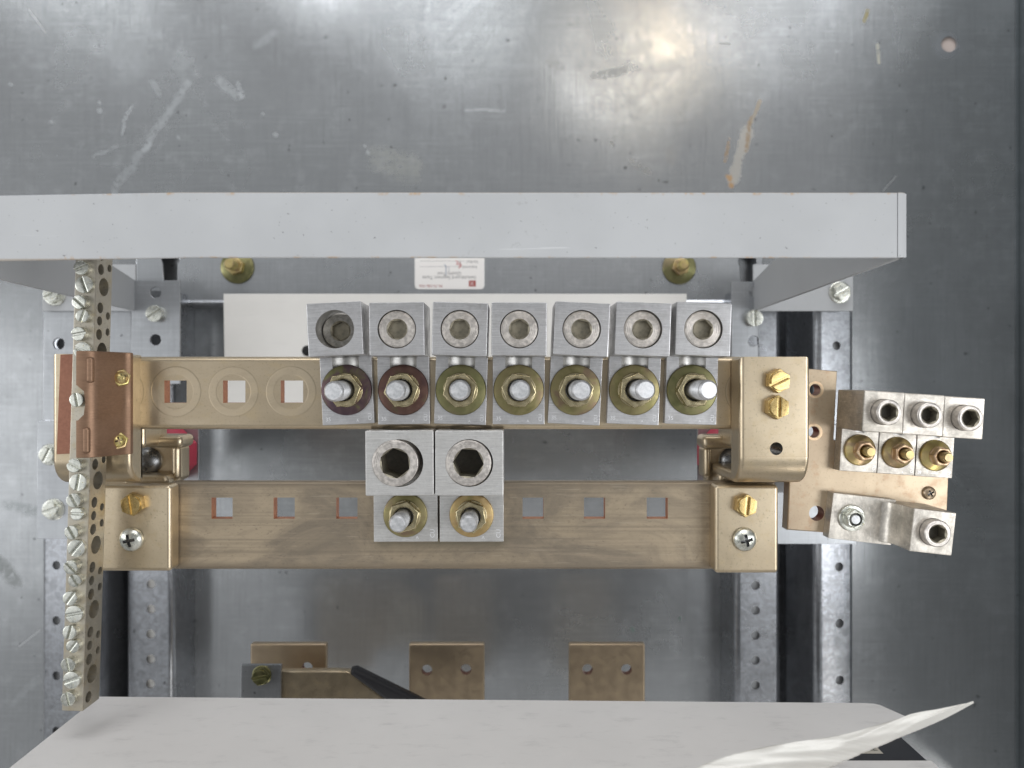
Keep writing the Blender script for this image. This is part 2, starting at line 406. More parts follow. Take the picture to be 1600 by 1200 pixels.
# galvanised sheet
def galv(name, c1, c2, rough=0.36, spangle=0.0, marks=False, metal=0.75, lineish=True):
    g = NT(name)
    a = g.noise(9, g.vec((1.0, 0.8, 1)), 6, 0.62, 0.5); b = g.noise(75, g.vec(), 5, 0.7); f = g.noise(1100, g.vec(), 3, 0.7)
    ln = g.noise(1.0, g.vec((900, 22, 200)), 3, 0.6); ln2 = g.noise(1.0, g.vec((22, 900, 200)), 3, 0.6)
    col = g.mix(g.rmp(a, 0.34, 0.66), c1, c2)
    col = g.mix(g.rmp(b, 0.48, 0.72, 0, 0.35), col, tuple(x * 1.25 for x in c2))
    col = g.mix(g.rmp(ln, 0.45, 0.72, 0, 0.22), col, tuple(x * 0.72 for x in c1))
    col = g.mix(g.rmp(ln2, 0.45, 0.72, 0, 0.20), col, tuple(x * 1.3 for x in c2))
    nb = g.bump(ln, 0.18, 0.00015)
    ro = g.rmp(a, 0.3, 0.7, rough + 0.07, rough - 0.06)
    if spangle:
        v = g.n('ShaderNodeTexVoronoi', feature='F1'); g.put(v.inputs['Vector'], g.vec()); v.inputs['Scale'].default_value = 420
        cs = g.n('ShaderNodeSeparateColor'); g.put(cs.inputs[0], v.outputs['Color'])
        col = g.mix(g.math('MULTIPLY', g.rmp(cs.outputs[0], 0, 1), spangle), col, (0.80, 0.84, 0.92))
        col = g.mix(g.rmp(b, 0.52, 0.6, 0, 0.35), col, tuple(x * 0.6 for x in c1))
        nb = g.bump(cs.outputs[1], 0.12, 0.0003, nb)
    nb = g.bump(g.noise(7, g.vec((1, 0.7, 1)), 1, 0.4), 0.22, 0.004, nb)
    nb = g.bump(f, 0.06, 0.0001, nb)
    # faint pits and specks
    sp = g.noise(170, g.vec(loc=(3, 1, 0)), 2, 0.4)
    col = g.mix(g.rmp(sp, 0.735, 0.76, 0, 0.6), col, tuple(x * 0.35 for x in c1))
    if marks:
        wn = g.noise(60, g.vec(loc=(1, 5, 0)), 4, 0.7); wf = g.noise(240, g.vec(loc=(4, 5, 0)), 3, 0.7)
        z = -237
        def q(px, py): return (X(px, z) * MM, Y(py, z) * MM)
        brk = g.rmp(wf, 0.30, 0.55)
        grey_ = (0.22, 0.22, 0.21)
        def mark(p0, p1, r, c, k=1.0, wob=0.012, broken=True):
            nonlocal col, ro
            m = g.seg(*q(*p0), *q(*p1), r * MM, wob, wn)
            if broken: m = g.math('MULTIPLY', m, brk)
            m = g.math('MULTIPLY', m, k * (0.62 if c in (pale, grey_) else 0.9))
            col = g.mix(m, col, c)
            ro = g.math('ADD', ro, g.math('MULTIPLY', m, 0.18))
        pale = (0.55, 0.575, 0.59)
        mark((295, 130), (225, 232), 3.6, pale, 0.50, 0.010); mark((232, 225), (175, 300), 3.6, pale, 0.42)
        mark((205, 165), (190, 208), 1.8, pale, 0.7); mark((145, 243), (182, 229), 1.7, pale, 0.5); mark((240, 130), (248, 146), 2.8, pale, 0.4)
        mark((345, 128), (372, 150), 4.5, pale, 0.45); mark((372, 130), (378, 150), 2.4, pale, 0.5)
        for p in ((154, 159), (278, 214), (155, 172), (410, 177), (430, 210), (575, 238), (570, 228), (17, 132), (80, 190)):
            mark(p, (p[0] + 1, p[1] + 1), random.uniform(1.2, 3.2), pale, 0.6, 0.004, False)
        mark((280, 90), (282, 96), 11, pale, 0.28, 0.02); mark((200, 110), (205, 105), 15, pale, 0.22, 0.03)
        mark((400, 72), (430, 52), 3.5, pale, 0.35); mark((598, 250), (640, 262), 13, (0.42, 0.42, 0.36), 0.3, 0.03)
        mark((728, 171), (785, 172), 1.6, pale, 0.6); mark((45, 15), (72, 52), 0.5, (0.7, 0.7, 0.7), 0.5, 0, False)
        mark((115, 60), (160, 70), 9, pale, 0.3, 0.03); mark((60, 1060), (20, 1100), 3, pale, 0.3)
        rust = (0.30, 0.21, 0.125); glue = (0.44, 0.42, 0.38)
        mark((1168, 205), (1145, 280), 5.2, glue, 0.8, 0.010, False)
        mark((1187, 158), (1172, 195), 1.8, (0.36, 0.30, 0.22), 0.8, 0.006, False)
        mark((1172, 185), (1166, 235), 2.0, rust, 0.8, 0.007); mark((1140, 218), (1133, 252), 1.5, rust, 0.9, 0.006)
        mark((1139, 275), (1143, 290), 2.6, (0.42, 0.25, 0.11), 0.9, 0.008)
        grey = (0.22, 0.22, 0.21)
        mark((930, 119), (975, 110), 3.8, grey, 0.75, 0.010); mark((985, 252), (1012, 268), 3.2, grey, 0.75, 0.01); mark((1048, 235), (1050, 250), 5.0, grey, 0.55, 0.012)
        mark((860, 95), (870, 105), 6, grey, 0.5, 0.02); mark((1125, 68), (1140, 69), 1.2, grey, 0.7, 0, False); mark((955, 222), (958, 226), 1.6, grey, 0.8, 0, False)
        mark((1356, 17), (1350, 32), 1.9, (0.36, 0.30, 0.12), 0.9, 0.004); mark((1371, 70), (1374, 98), 1.5, (0.62, 0.60, 0.50), 0.8, 0.006)
        mark((1400, 275), (1380, 298), 0.6, (0.6, 0.6, 0.6), 0.6, 0.002, False); mark((1480, 70), (1481, 71), 13, (0.34, 0.36, 0.40), 0.45, 0.004, False)
        mark((0, 880), (20, 905), 6, (0.16, 0.17, 0.16), 0.6, 0.02); mark((15, 790), (60, 800), 5, (0.22, 0.24, 0.24), 0.5, 0.02)
        mark((1062, 965), (1062, 968), 1.4, (0.08, 0.12, 0.1), 0.8, 0, False); mark((988, 983), (989, 985), 2.2, (0.08, 0.15, 0.12), 0.6, 0, False)
        mark((30, 1010), (62, 985), 0.5, (0.65, 0.66, 0.66), 0.5, 0, False)
    return g.out(col, ro, metal, nb)
M['galv_back'] = galv('galvanised_back_sheet', (0.34, 0.352, 0.36), (0.44, 0.452, 0.462), 0.22, marks=True, metal=0.80)
M['galv_plate'] = galv('galvanised_plate', (0.38, 0.39, 0.405), (0.46, 0.475, 0.49), 0.32, metal=0.85)
M['galv_rail'] = galv('spangled_galvanised_rail', (0.29, 0.298, 0.31), (0.38, 0.39, 0.41), 0.26, spangle=0.16, metal=0.87)

def paint(name, c, rough=0.45, dark=0.0, rust=0.0, seed=0.0, grime=0.0):
    g = NT(name)
    a = g.noise(14, g.vec(loc=(seed, 0, 0)), 5, 0.6); o = g.noise(1300, g.vec(), 2, 0.5); sp = g.noise(620, g.vec(loc=(seed, 2, 0)), 2, 0.5)
    col = g.mix(g.rmp(a, 0.35, 0.7), tuple(x * 0.94 for x in c), c)
    col = g.mix(g.rmp(sp, 0.71, 0.76, 0, dark), col, (0.14, 0.14, 0.14))
    if grime:
        gr = g.noise(1.0, g.vec((45, 260, 120), loc=(2, seed, 0)), 5, 0.7)
        col = g.mix(g.rmp(gr, 0.52, 0.75, 0, grime), col, tuple(x * 0.62 for x in c))
    if rust:
        w1 = g.noise(1.0, g.vec((16, 420, 100), loc=(seed, 4, 0), rot=(0, 0, 0.12)), 3, 0.5)
        col = g.mix(g.rmp(w1, 0.70, 0.74, 0, 0.35), col, (0.62, 0.63, 0.64))
        w2 = g.noise(160, g.vec(loc=(7, seed, 0)), 4, 0.7); w3 = g.noise(12, g.vec(loc=(3, 3, 0)), 2, 0.5)
        col = g.mix(g.math('MULTIPLY', g.rmp(w2, 0.60, 0.68), g.rmp(w3, 0.55, 0.66, 0, 0.5)), col, (0.28, 0.28, 0.28))
        rough = g.rmp(a, 0.35, 0.65, rough - 0.08, rough + 0.12)
    if rust:   # chipped, rusting lower and upper edges of the cross bar
        x, y, z = g.sep(); e = g.noise(130, g.vec((1, 0.4, 1), loc=(seed, 0, 0)), 3, 0.6)
        ed = g.math('MAXIMUM', g.rmp(y, 0.0890 - 0.0165, 0.0890 - 0.0150), g.rmp(y, -0.0, -0.0))
        yy = g.math('ABSOLUTE', y)
        m = g.math('MULTIPLY', g.rmp(yy, 0.0136, 0.0154), g.rmp(e, 0.55, 0.66))
        col = g.mix(g.math('MULTIPLY', m, rust), col, (0.40, 0.25, 0.12))
        m2 = g.rmp(yy, 0.0150, 0.0155, 0, 0.55)
        col = g.mix(m2, col, (0.33, 0.27, 0.20))
    return g.out(col, rough, 0.0, g.bump(o, 0.12, 0.00015))
M['grey_paint'] = paint('grey_enamel', (0.42, 0.43, 0.44), 0.38, 0.7, 0.9)
M['grey_wing'] = paint('grey_enamel_side', (0.42, 0.43, 0.44), 0.42, 0.4)
M['white_sheet'] = paint('cream_insulating_sheet', (0.84, 0.82, 0.78), 0.5, 0.0, seed=3, grime=0.10)
M['white_cover'] = paint('pale_grey_cover', (0.72, 0.70, 0.68), 0.45, 0.0, seed=5, grime=0.45)
M['black_cover'] = paint('black_cover_plastic', (0.022, 0.023, 0.028), 0.5)
M['paper'] = paint('worn_white_paper', (0.80, 0.78, 0.73), 0.55, 0.0, seed=9, grime=0.10)
M['sticker'] = NT('sticker_paper').out((0.86, 0.83, 0.80), 0.5, 0.0)
M['print_grey'] = NT('grey_print').out((0.22, 0.21, 0.21), 0.6, 0.0)
M['print_red'] = NT('red_print').out((0.36, 0.06, 0.05), 0.6, 0.0)
M['pen_red'] = NT('red_pen').out((0.62, 0.24, 0.24), 0.6, 0.0)
M['pen_blue'] = NT('blue_pen').out((0.30, 0.34, 0.42), 0.6, 0.0)
M['side_wall'] = galv('galvanised_side_sheet', (0.16, 0.18, 0.19), (0.20, 0.22, 0.23), 0.45)
M['label_tan'] = NT('tan_label').out((0.45, 0.42, 0.36), 0.5, 0.0)
M['floor'] = NT('pale_surface_behind_panel').out((0.55, 0.47, 0.43), 0.7, 0.0)

# ================================================================ small hardware meshes (mm, origin on the seating face, +z outwards)
def half_discs(r, w, z0, z1, n=14, bev=0.15):
    out = []
    a = math.asin(w / 2 / r)
    for s in (0, math.pi):
        pts = [(r * math.cos(s + a + (math.pi - 2 * a) * k / n), r * math.sin(s + a + (math.pi - 2 * a) * k / n)) for k in range(n + 1)]
        out.append(prism(pts, z0, z1, bev=bev))
    return join(*out)
def slotted_round(r, h, w=1.1, d=1.4):
    return join(lathe([(0, 0), (r * 0.97, 0), (r * 0.97, h - d + 0.1), (0, h - d + 0.1)], 28), half_discs(r, w, h - d, h, bev=0.35))
def slotted_hex(af, h, w=1.1, flange=None):
    rr = af / 2 / math.cos(math.pi / 6)
    ms = [prism(circle(0, 0, rr, 6), 0.0, h - 1.3, bev=0.35), half_discs(af / 2 * 0.93, w, h - 1.5, h, bev=0.35)]
    if flange: ms.append(lathe([(0, 0), (flange, 0), (flange, 0.7), (flange - 0.8, 1.2), (0, 1.2)], 32))
    return join(*ms)
def dome(r, h, n=36):
    return [(0, 0), (r, 0), (r, h * 0.18)] + [(r * math.cos(t), h * 0.18 + h * 0.82 * math.sin(t)) for t in [R(a) for a in range(10, 90, 10)]] + [(0, h)]
def phillips(r, h):
    d = lathe(dome(r, h), 36)
    c1 = box(-r * 0.52, r * 0.52, -r * 0.13, r * 0.13, h * 0.45, h * 2); c2 = box(-r * 0.13, r * 0.13, -r * 0.52, r * 0.52, h * 0.40, h * 2.1)
    return cut(cut(d, c1), c2)
def bolt_end(r, z0, z1, pitch=1.3):
    prof = [(0, z0)]; z = z0
    while z < z1 - 2.2:
        prof += [(r, z), (r * 0.90, z + pitch / 2)]; z += pitch
    prof += [(r, z), (r * 0.98, z1 - 1.0), (r * 0.80, z1), (0, z1 + 0.05)]
    return lathe(prof, 32)
def nut_mesh(af, h, bore, flange=None):
    rr = af / 2 / math.cos(math.pi / 6)
    ms = [prism(circle(0, 0, rr, 6), 0, h, [circle(0, 0, bore, 24)], bev=0.7, res=2)]
    if flange: ms.append(prism(circle(0, 0, flange, 36), 0, 1.4, [circle(0, 0, bore, 24)], bev=0.5))
    return join(*ms)
def cone_washer(r, hole, h, t=1.6, n=44):
    bm = bmesh.new(); prof = [(hole, h - t), (r - 0.2, 0), (r, 0.3), (r, t * 0.6), (r - 0.25, t * 0.9), (r - 0.6, t), (r * 0.80, t + (h - t) * 0.35), (hole + 0.4, h), (hole, h - 0.3)]
    rings = [[bm.verts.new((a * math.cos(2 * math.pi * k / n), a * math.sin(2 * math.pi * k / n), z)) for k in range(n)] for a, z in prof]
    for i in range(len(rings)):
        a, b = rings[i], rings[(i + 1) % len(rings)]
        for k in range(n): bm.faces.new((a[k], b[k], b[(k + 1) % n], a[(k + 1) % n]))
    return fin(bm)
def socket_screw(r, af, top, depth, length):
    """set screw, its face at z=top"""
    rr = af / 2 / math.cos(math.pi / 6)
    body = prism(circle(0, 0, r, 40), top - length, top, bev=0.9, res=2)
    hexc = join(prism(circle(0, 0, rr, 6, math.pi / 2), top - depth, top + 2, bev=0.01))
    body = cut(body, hexc)
    k = 0.45 if af < 12 else 0.12
    return cut(body, lathe([(0, top - 1.2), (rr * 0.8, top - 1.2), (rr + k * 1.5, top + 0.3), (rr + k * 1.5, top + 2), (0, top + 2)], 40))

# ================================================================ SETTING: enclosure back and side
ZB = -237
bp = prism([(-520, -380), (434, -380), (434, 420), (-520, 420)], ZB - 2, ZB, [circle(*XY(1483, 69, ZB), 6.6, 28)], bev=0.2)
o = part('enclosure_back_panel', bp, M['galv_back']); tag(o, kind='structure')
lip = along_x(prism([(-380, 0), (-380, 0.1), (420, 0.1), (420, 0)], 0, 1, bev=0.02))
bpy.data.meshes.remove(lip)
sw = join(box(434.0, 437, -380, 420, ZB - 2, 60, 0.3), box(431, 434.0, -380, 420, ZB + 0.1, ZB + 1.0, 0.4))
o = part('enclosure_side_wall', sw, M['side_wall']); tag(o, kind='structure')
o = part('surface_behind', box(-560, 600, -420, 460, ZB - 6, ZB - 2.3), M['floor']); tag(o, kind='structure')

# ================================================================ cross plate behind (with keyholes and bolts)
ZP = -222
x0, x1, y0, y1 = X(212, ZP), X(1192, ZP), Y(476, ZP), Y(318, ZP)
def keyhole(cx, cy):
    pts = []
    for k in range(0, 13): t = R(-35 + 250 * k / 12); pts.append((cx + 7.6 * math.cos(t), cy + 8 + 7.6 * math.sin(t)))
    return pts + [(cx - 5.5, cy - 12), (cx + 5.5, cy - 12)]
t = thing('mounting_plate', ((x0 + x1) / 2, y0, ZB), 'wide galvanised mounting plate across the back behind the grey painted crossbar', 'mounting plate')
part('plate_face', prism(rrect(x0, x1, y0, y1, 3), ZP - 2, ZP, [keyhole(*XY(266, 418, ZP)), keyhole(*XY(1168, 423, ZP))], bev=0.9, res=2), M['galv_plate'], t, True)
part('flange', join(box(x0 + 1, x1 - 1, y0 - 0.9, y0 + 1.4, ZB + 0.1, ZP - 1.2, 0.5), box(x0 + 1, x1 - 1, y1 - 2, y1, ZB + 0.1, ZP - 2.2, 0.3),
     box(x0, x0 + 2, y0 + 2, y1 - 2.5, ZB + 0.1, ZP - 2.2, 0.3), box(x1 - 2, x1, y0 + 2, y1 - 2.5, ZB + 0.1, ZP - 2.2, 0.3)), M['galv_plate'], t, True)  # top and end flanges added to block light, so the keyholes go dark
part('bent_edge', along_x(prism([(y0 + 4.5, ZP - 1), (y0 + 3.6, ZP + 0.8), (y0 + 1.6, ZP + 1.6), (y0 - 0.6, ZP + 0.8), (y0 - 1.8, ZP - 1.6), (y0 - 1.2, ZP - 4)], x0 + 1, x1 - 1, bev=0.5)), M['galv_rail'], t, True)
for px, py, lab in ((368, 416, 'gold bolt with round washer half under the grey crossbar, left of the sticker'),
                    (1063, 417, 'gold bolt with round washer half under the grey crossbar, right of the sticker')):
    c = XY(px, py, ZP + 5)
    b = thing('hex_bolt', (c[0], c[1], ZP + 0.2), lab, 'bolt', 'gold bolts under the crossbar')
    part('washer', cone_washer(14.0, 5, 3.2), M['chromate_olive'], b)
    part('bolt_head', join(prism(circle(0, 0, 7.6, 6, 0.3), 2.8, 9, bev=0.8, res=2), bolt_end(4.4, 8, 20)), M['chromate_gold'], b)

# sticker, printed upside down as in the photograph
ZS = ZP + 0.3
sx0, sx1, sy0, sy1 = X(648, ZS), X(757, ZS), Y(452, ZS), Y(385, ZS)
s_ = thing('sticker', ((sx0 + sx1) / 2, (sy0 + sy1) / 2, ZS), 'small white rounded sticker printed upside down below the grey crossbar', 'sticker')
part('sticker_sheet', prism(rrect(sx0, sx1, sy0, sy1, 3.5), ZS - 0.2, ZS, bev=0.03), M['sticker'], s_, True)
def stext(body, px, py, size, mat, nm='lettering'):
    c = XY(px, py, ZS); me = text_mesh(body, size, 0.05, math.pi); xf(me, (c[0], c[1], ZS + 0.05)); part(nm, me, mat, s_, True)
stext('Switchboard Segment Tests', 702, 433.5, 4.0, M['print_grey']); stext('Quality Test', 702, 427.5, 4.0, M['print_grey'])
stext('Inspected', 734, 417.5, 3.2, M['print_grey']); stext('Verified', 738, 409, 3.2, M['print_grey']); stext('PK-72-29B-1926', 673, 446.5, 2.9, M['print_red'])
ln = [box(X(a, ZS), X(b, ZS), Y(y, ZS) - 0.12, Y(y, ZS) + 0.12, ZS + 0.01, ZS + 0.06) for a, b, y in ((656, 722, 416.5), (656, 726, 408))]
part('signature_line', join(*ln), M['print_grey'], s_, True)
c = XY(738, 443, ZS)
part('logo', join(box(c[0] - 2.9, c[0] + 2.9, c[1] - 2.5, c[1] + 2.5, ZS + 0.01, ZS + 0.05)), M['print_red'], s_, True)
me = join(box(c[0] - 1.8, c[0] + 1.2, c[1] + 0.5, c[1] + 1.0, ZS + 0.06, ZS + 0.09), box(c[0] - 1.8, c[0] + 1.2, c[1] - 1.0, c[1] - 0.5, ZS + 0.06, ZS + 0.09))
part('logo_mark', me, M['sticker'], s_, True)
def pen(pts, mat, nm, r=0.35):
    ms = []
    for (a, b), (c_, d) in zip(pts, pts[1:]):
        p = XY(a, b, ZS); q = XY(c_, d, ZS); v = Vector(q) - Vector(p); nrm = Vector((-v.y, v.x)).normalized() * r
        ms.append(prism([(p[0] + nrm.x, p[1] + nrm.y), (p[0] - nrm.x, p[1] - nrm.y), (q[0] - nrm.x, q[1] - nrm.y), (q[0] + nrm.x, q[1] + nrm.y)], ZS + 0.07, ZS + 0.11, bev=0.01))
    part(nm, join(*ms), mat, s_, True)
pen([(712, 407), (716, 410), (713, 413), (720, 413), (718, 409), (721, 415), (717, 419), (719, 414)], M['pen_red'], 'red_handwriting')
pen([(694, 413), (697, 416), (697, 430)], M['pen_blue'], 'blue_handwriting'); pen([(701, 416), (702, 424)], M['pen_blue'], 'blue_handwriting', 0.2)

# cream insulating sheet
ZI = -200
wx0, wx1, wy0, wy1 = X(349, ZI), X(1073, ZI), Y(655, ZI), Y(459, ZI)
t = thing('insulating_sheet', ((wx0 + wx1) / 2, wy0, ZP), 'cream white rigid insulating sheet standing behind the row of seven lugs', 'insulating sheet')
part('sheet', prism([(wx0 + 1.5, wy0), (wx1, wy0), (wx1, wy1), (wx0, wy1)], ZI - 2, ZI, bev=0.3), M['white_sheet'], t, True)
c = XY(480, 548, ZI); part('rivet', xf(lathe(dome(4.2, 2)), (c[0], c[1], ZI)), M['hole'], t, True)
for a in (wx0 + 30, wx1 - 30): part('standoff', box(a - 5, a + 5, wy1 - 12, wy1 - 4, ZP + 0.1, ZI - 2.05, 0.3), M['white_sheet'], t, True)

# ================================================================ rails
ZR = -165
def sheet(pts, t):
    """thicken an open polyline of (x,z) by t towards the left of its direction"""
    P = [Vector(p) for p in pts]; off = []
    for i, p in enumerate(P):
        a = (p - P[i - 1]).normalized() if i else None; b = (P[i + 1] - p).normalized() if i < len(P) - 1 else None
        d = (a + b).normalized() if a is not None and b is not None else (a or b)
        nrm = Vector((-d.y, d.x)); k = 1 / max(0.4, nrm.dot(Vector((-(a or b).y, (a or b).x))))
        off.append(p + nrm * t * k)
    return [tuple(p) for p in P] + [tuple(p) for p in reversed(off)]
def bend(cx, cz, r, a0, a1, n=6): return [(cx + r * math.cos(R(a0 + (a1 - a0) * k / n)), cz + r * math.sin(R(a0 + (a1 - a0) * k / n))) for k in range(n + 1)]
ZN = -195      # inner flange, further back than the outer one
def rail(label, xo0, xo1, xw, xi0, xi1, holes_o, holes_i, flip):
    """outer flange xo0..xo1 at ZR, wall back to the channel floor, inner flange xi0..xi1 at ZN; flip for the left rail"""
    t = thing('perforated_rail', ((xo0 + xi1) / 2, -330, ZB), label, 'rail', 'perforated rails on the back panel')
    sg = -1 if flip else 1
    # written for the right rail, x measured inwards
    def m(pts): return [(sg * x, z) for x, z in pts]
    a0, a1, b0, b1 = (xo1, xo0, xi1, xi0) if not flip else (-xo0, -xo1, -xi0, -xi1)     # a0 outermost ... b1 innermost
    r = 3.5
    P1 = [(a0, ZB + 30), (a0, ZR - r)] + [(a0 - r + r * math.cos(R(a)), ZR - r + r * math.sin(R(a))) for a in (22, 45, 67, 90)] + \
         [(a1 + 6 + 6 * math.cos(R(a)), ZR - 6 + 6 * math.sin(R(a))) for a in (90, 115, 140, 160, 180)] + [(a1, ZB + 5), (a1 - 3, ZB + 1.6), (b0 - 8, ZB + 1.6)]
    me = along_y(prism(m(sheet(P1, 2.0)), -330, 75, bev=0.15))
    me = cut(me, join(*[prism(circle(x, y, rr, 18), ZR - 6, ZR + 6, bev=0.01) for x, y, rr in holes_o]))
    xp = xo0 if not flip else xo1
    for v in me.vertices:        # the flange is splayed slightly outwards
        d = (v.co.x - xp) * sg
        if d > 0 and v.co.z > ZR - 12: v.co.z -= d * 0.14
    part('outer_flange', me, [M['galv_rail'], M['galv_rail']], t, True)
    P2 = [(b0, ZB + 4), (b0, ZN - r)] + [(b0 - r + r * math.cos(R(a)), ZN - r + r * math.sin(R(a))) for a in (22, 45, 67, 90)] + \
         [(b1 + 5 + 5 * math.cos(R(a)), ZN - 5 + 5 * math.sin(R(a))) for a in (90, 115, 140, 160, 180)] + [(b1, ZB + 0.3)]
    me = along_y(prism(m(sheet(P2, 1.8)), -330, 75, bev=0.15))
    me = cut(me, join(*[prism(circle(x, y, rr, 18), ZN - 6, ZN + 6, bev=0.01) for x, y, rr in holes_i]))
    part('inner_flange', me, [M['galv_rail'], M['galv_rail']], t, True)
    part('backing_strip', box(min(sg * (b0 - 4), sg * (b1 + 5)), max(sg * (b0 - 4), sg * (b1 + 5)), -330, 75, ZN - 4.6, ZN - 3.4, 0.2), M['white_sheet'] if flip else M['grey_wing'], t, True)  # left strip painted pale to stand in for light caught behind the holes
    bs = box(min(sg * (a0 - 3), sg * (a1 + 5)), max(sg * (a0 - 3), sg * (a1 + 5)), -330, 75, ZR - 5.4, ZR - 4.2, 0.2)
    for v in bs.vertices: v.co.z -= max(0, (v.co.x - xp) * sg) * 0.14
    part('backing_strip', bs, M['grey_wing'], t, True)
lo_ = [(*XY(82.5, 885.5 + 87 * k, ZR), 3.4) for k in range(0, 4)] + [(*XY(91, 537, ZR), 4.2)]
li_ = [(*XY(236 - 0.3 * k, 913 + 39 * k, ZN), 3.6) for k in range(0, 7)]
ro_ = [(*XY(1313.5 + 0.6 * k, 887 + 89 * k, ZR), 3.5) for k in range(0, 4)] + [(*XY(1309, 540, ZR), 3.4)]
ri_ = [(*XY(1180.5, 915 + 39 * k, ZN), 3.6) for k in range(0, 7)]
rail('left galvanised channel rail with punched holes behind the long screw bar', X(57, ZR), X(150, ZR), 0, X(197, ZN), X(270.5, ZN), lo_, li_, True)
rail('right galvanised channel rail with punched holes, bright along its right edge', X(1274, ZR), X(1338, ZR), 0, X(1148, ZN), X(1218, ZN), ro_, ri_, False)

# plates screwed to the rails
zpl = ZR + 3.6
def rail_plate(pts, holes, label, screws=(), z=zpl, th=2.0, group='brackets screwed to the rails', cat='bracket'):
    P = [XY(a, b, z) for a, b in pts]
    cx = sum(p[0] for p in P) / len(P); cy = sum(p[1] for p in P) / len(P)
    t = thing('rail_bracket', (cx, cy, z - th), label, cat, group)
    part('bracket_plate', prism(P, z - th, z, [circle(*XY(a, b, z), r, 20) for a, b, r in holes], bev=0.35), M['galv_plate'], t, True)
    for a, b, kind, rz in screws:
        c = XY(a, b, z + 4)
        me = SCREW[kind]
        part('screw', me, M['zinc_white'], t, loc=(c[0] - cx, c[1] - cy, th), rot=(0, 0, rz))
    return t
SCREW = {'hex': slotted_hex(12, 6.0, 1.3, 8.2), 'pan': slotted_round(6.2, 5.0, 1.3)}
for v in SCREW.values(): finish_mesh(v, M['zinc_white'])
ZA = -88
for side in (0, 1):
    if side == 0:
        t = rail_plate([(59, 657.5), (200, 657.5), (200, 842), (57, 842)], [], 'galvanised bracket on the left rail with two silver screws, behind the long screw bar', [(79, 797, 'hex', 0.35), (74, 711, 'hex', 1.1)])
        raised = [XY(a, b, ZA) for a, b in ((150, 652), (310, 652), (310, 770), (150, 770))]
        leg = box(X(150, ZA), X(150, ZA) + 2, raised[2][1], raised[0][1], zpl, ZA - 2.05, 0.3)
    else:
        t = rail_plate([(1215, 664), (1336, 664), (1338, 850), (1205, 850)], [], 'galvanised bracket on the right rail, its lower edge showing beneath the bus plate')
        raised = [XY(a, b, ZA) for a, b in ((1090, 652), (1260, 652), (1260, 770), (1090, 770))]
        leg = box(X(1260, ZA) - 2, X(1260, ZA), raised[2][1], raised[0][1], zpl, ZA - 2.05, 0.3)
    part('raised_arm', prism(raised, ZA - 2, ZA, bev=0.4), M['galv_plate'], t, True)
    part('arm_leg', leg, M['galv_plate'], t, True)
rail_plate([(69, 485), (205, 485), (205, 656), (67, 656)], [(92, 537, 4.4)], 'plain galvanised plate with one hole, left of the copper clip', z=zpl)
rail_plate([(206, 438), (281, 438), (281, 600), (204, 600)], [(243, 457, 4.2), (243, 531, 4.2)], 'narrow galvanised tab above the upper bar\'s left end, two holes and dull screw', [(241, 490, 'pan', 0.6)], z=zpl + 6)
rail_plate([(1143, 440), (1186, 440), (1186, 620), (1143, 620)], [(1178, 456, 4.2), (1177, 533, 4.2)], 'narrow galvanised tab right of the rightmost upper lug, with a dull screw', [(1179, 497, 'pan', 1.6)], z=zpl + 6)

# ================================================================ grey painted crossbar with its two wings
ZG = 64; ZW = -157
gx0, gx1 = X(-160, ZG), X(1418, ZG)
t = thing('crossbar', (X(640, ZG), 73.5, ZG - 2), 'long grey painted steel crossbar with rusty edges spanning above the lugs', 'crossbar')
fo = [(gx0, Y(410, ZG)), (X(0, ZG), Y(407.5, ZG)), (X(300, ZG), Y(402.5, ZG)), (gx1 - 4.5, Y(402.8, ZG)), (gx1 - 4.5, Y(300.5, ZG)), (X(280, ZG), Y(300, ZG)), (X(0, ZG), Y(305, ZG)), (gx0, Y(308, ZG))]
me = prism(fo, ZG - 2.2, ZG, bev=0.7, res=2); 
# the origin of the face is its own centre so that the edge wear in the material follows it
me.transform(Matrix.Translation((0, 0, 0)))
face = part('front_face', xf(me, (-X(640, ZG), -73.5, -(ZG - 2))), M['grey_paint'], t)
yb_d, yt_d = Y(487, ZW), Y(437, ZW)
def wing_mesh(xa, xb):
    pr = [(Y(486, ZW), ZW), (Y(438, ZW), ZW), (86.5, -111), (88.6, ZG - 3), (88.6, ZG - 0.4), (58.9, ZG - 0.4), (58.9, ZG - 6)]
    return along_x(prism(pr, xa, xb, bev=0.6, res=2))
part('end_fold', along_y(prism([(gx1 - 4.4, ZG - 2.0), (gx1 - 4.4, ZG - 0.05), (gx1 - 2.2, ZG - 0.1), (gx1 - 0.7, ZG - 0.9), (gx1, ZG - 2.4), (gx1, ZG - 6), (gx1 - 2, ZG - 6), (gx1 - 2, ZG - 2.2)], 58.9, 89.1, bev=0.25)), M['grey_paint'], t, True)
wxr = X(1181, ZW); wxl = X(216, ZW)
part('side_wing', wing_mesh(gx1 - 2.3, gx1 - 0.1), M['grey_wing'], t, True)
part('side_wing', wing_mesh(gx0 + 0.1, gx0 + 2.3), M['grey_wing'], t, True)
for xa, xb in ((gx1 - 2.2, X(1333, ZW)), (X(66, ZW), gx0 + 2.2)):
    hx = X(1312, ZW) if xa > 0 else X(86, ZW); hy = Y(457, ZW) if xa > 0 else Y(461, ZW)
    f = part('mounting_foot', prism([(xa, Y(486, ZW)), (xb, Y(486, ZW)), (xb, Y(438, ZW) + 12), (xa, Y(438, ZW) + 12)], ZW - 2.2, ZW, bev=0.4), M['grey_wing'], t, True)
    part('foot_screw', SCREW['hex'], M['zinc_white'], f, loc=(hx - ORG[t.name].x, hy - ORG[t.name].y, ZW - (ZG - 2)), rot=(0, 0, 0.5))

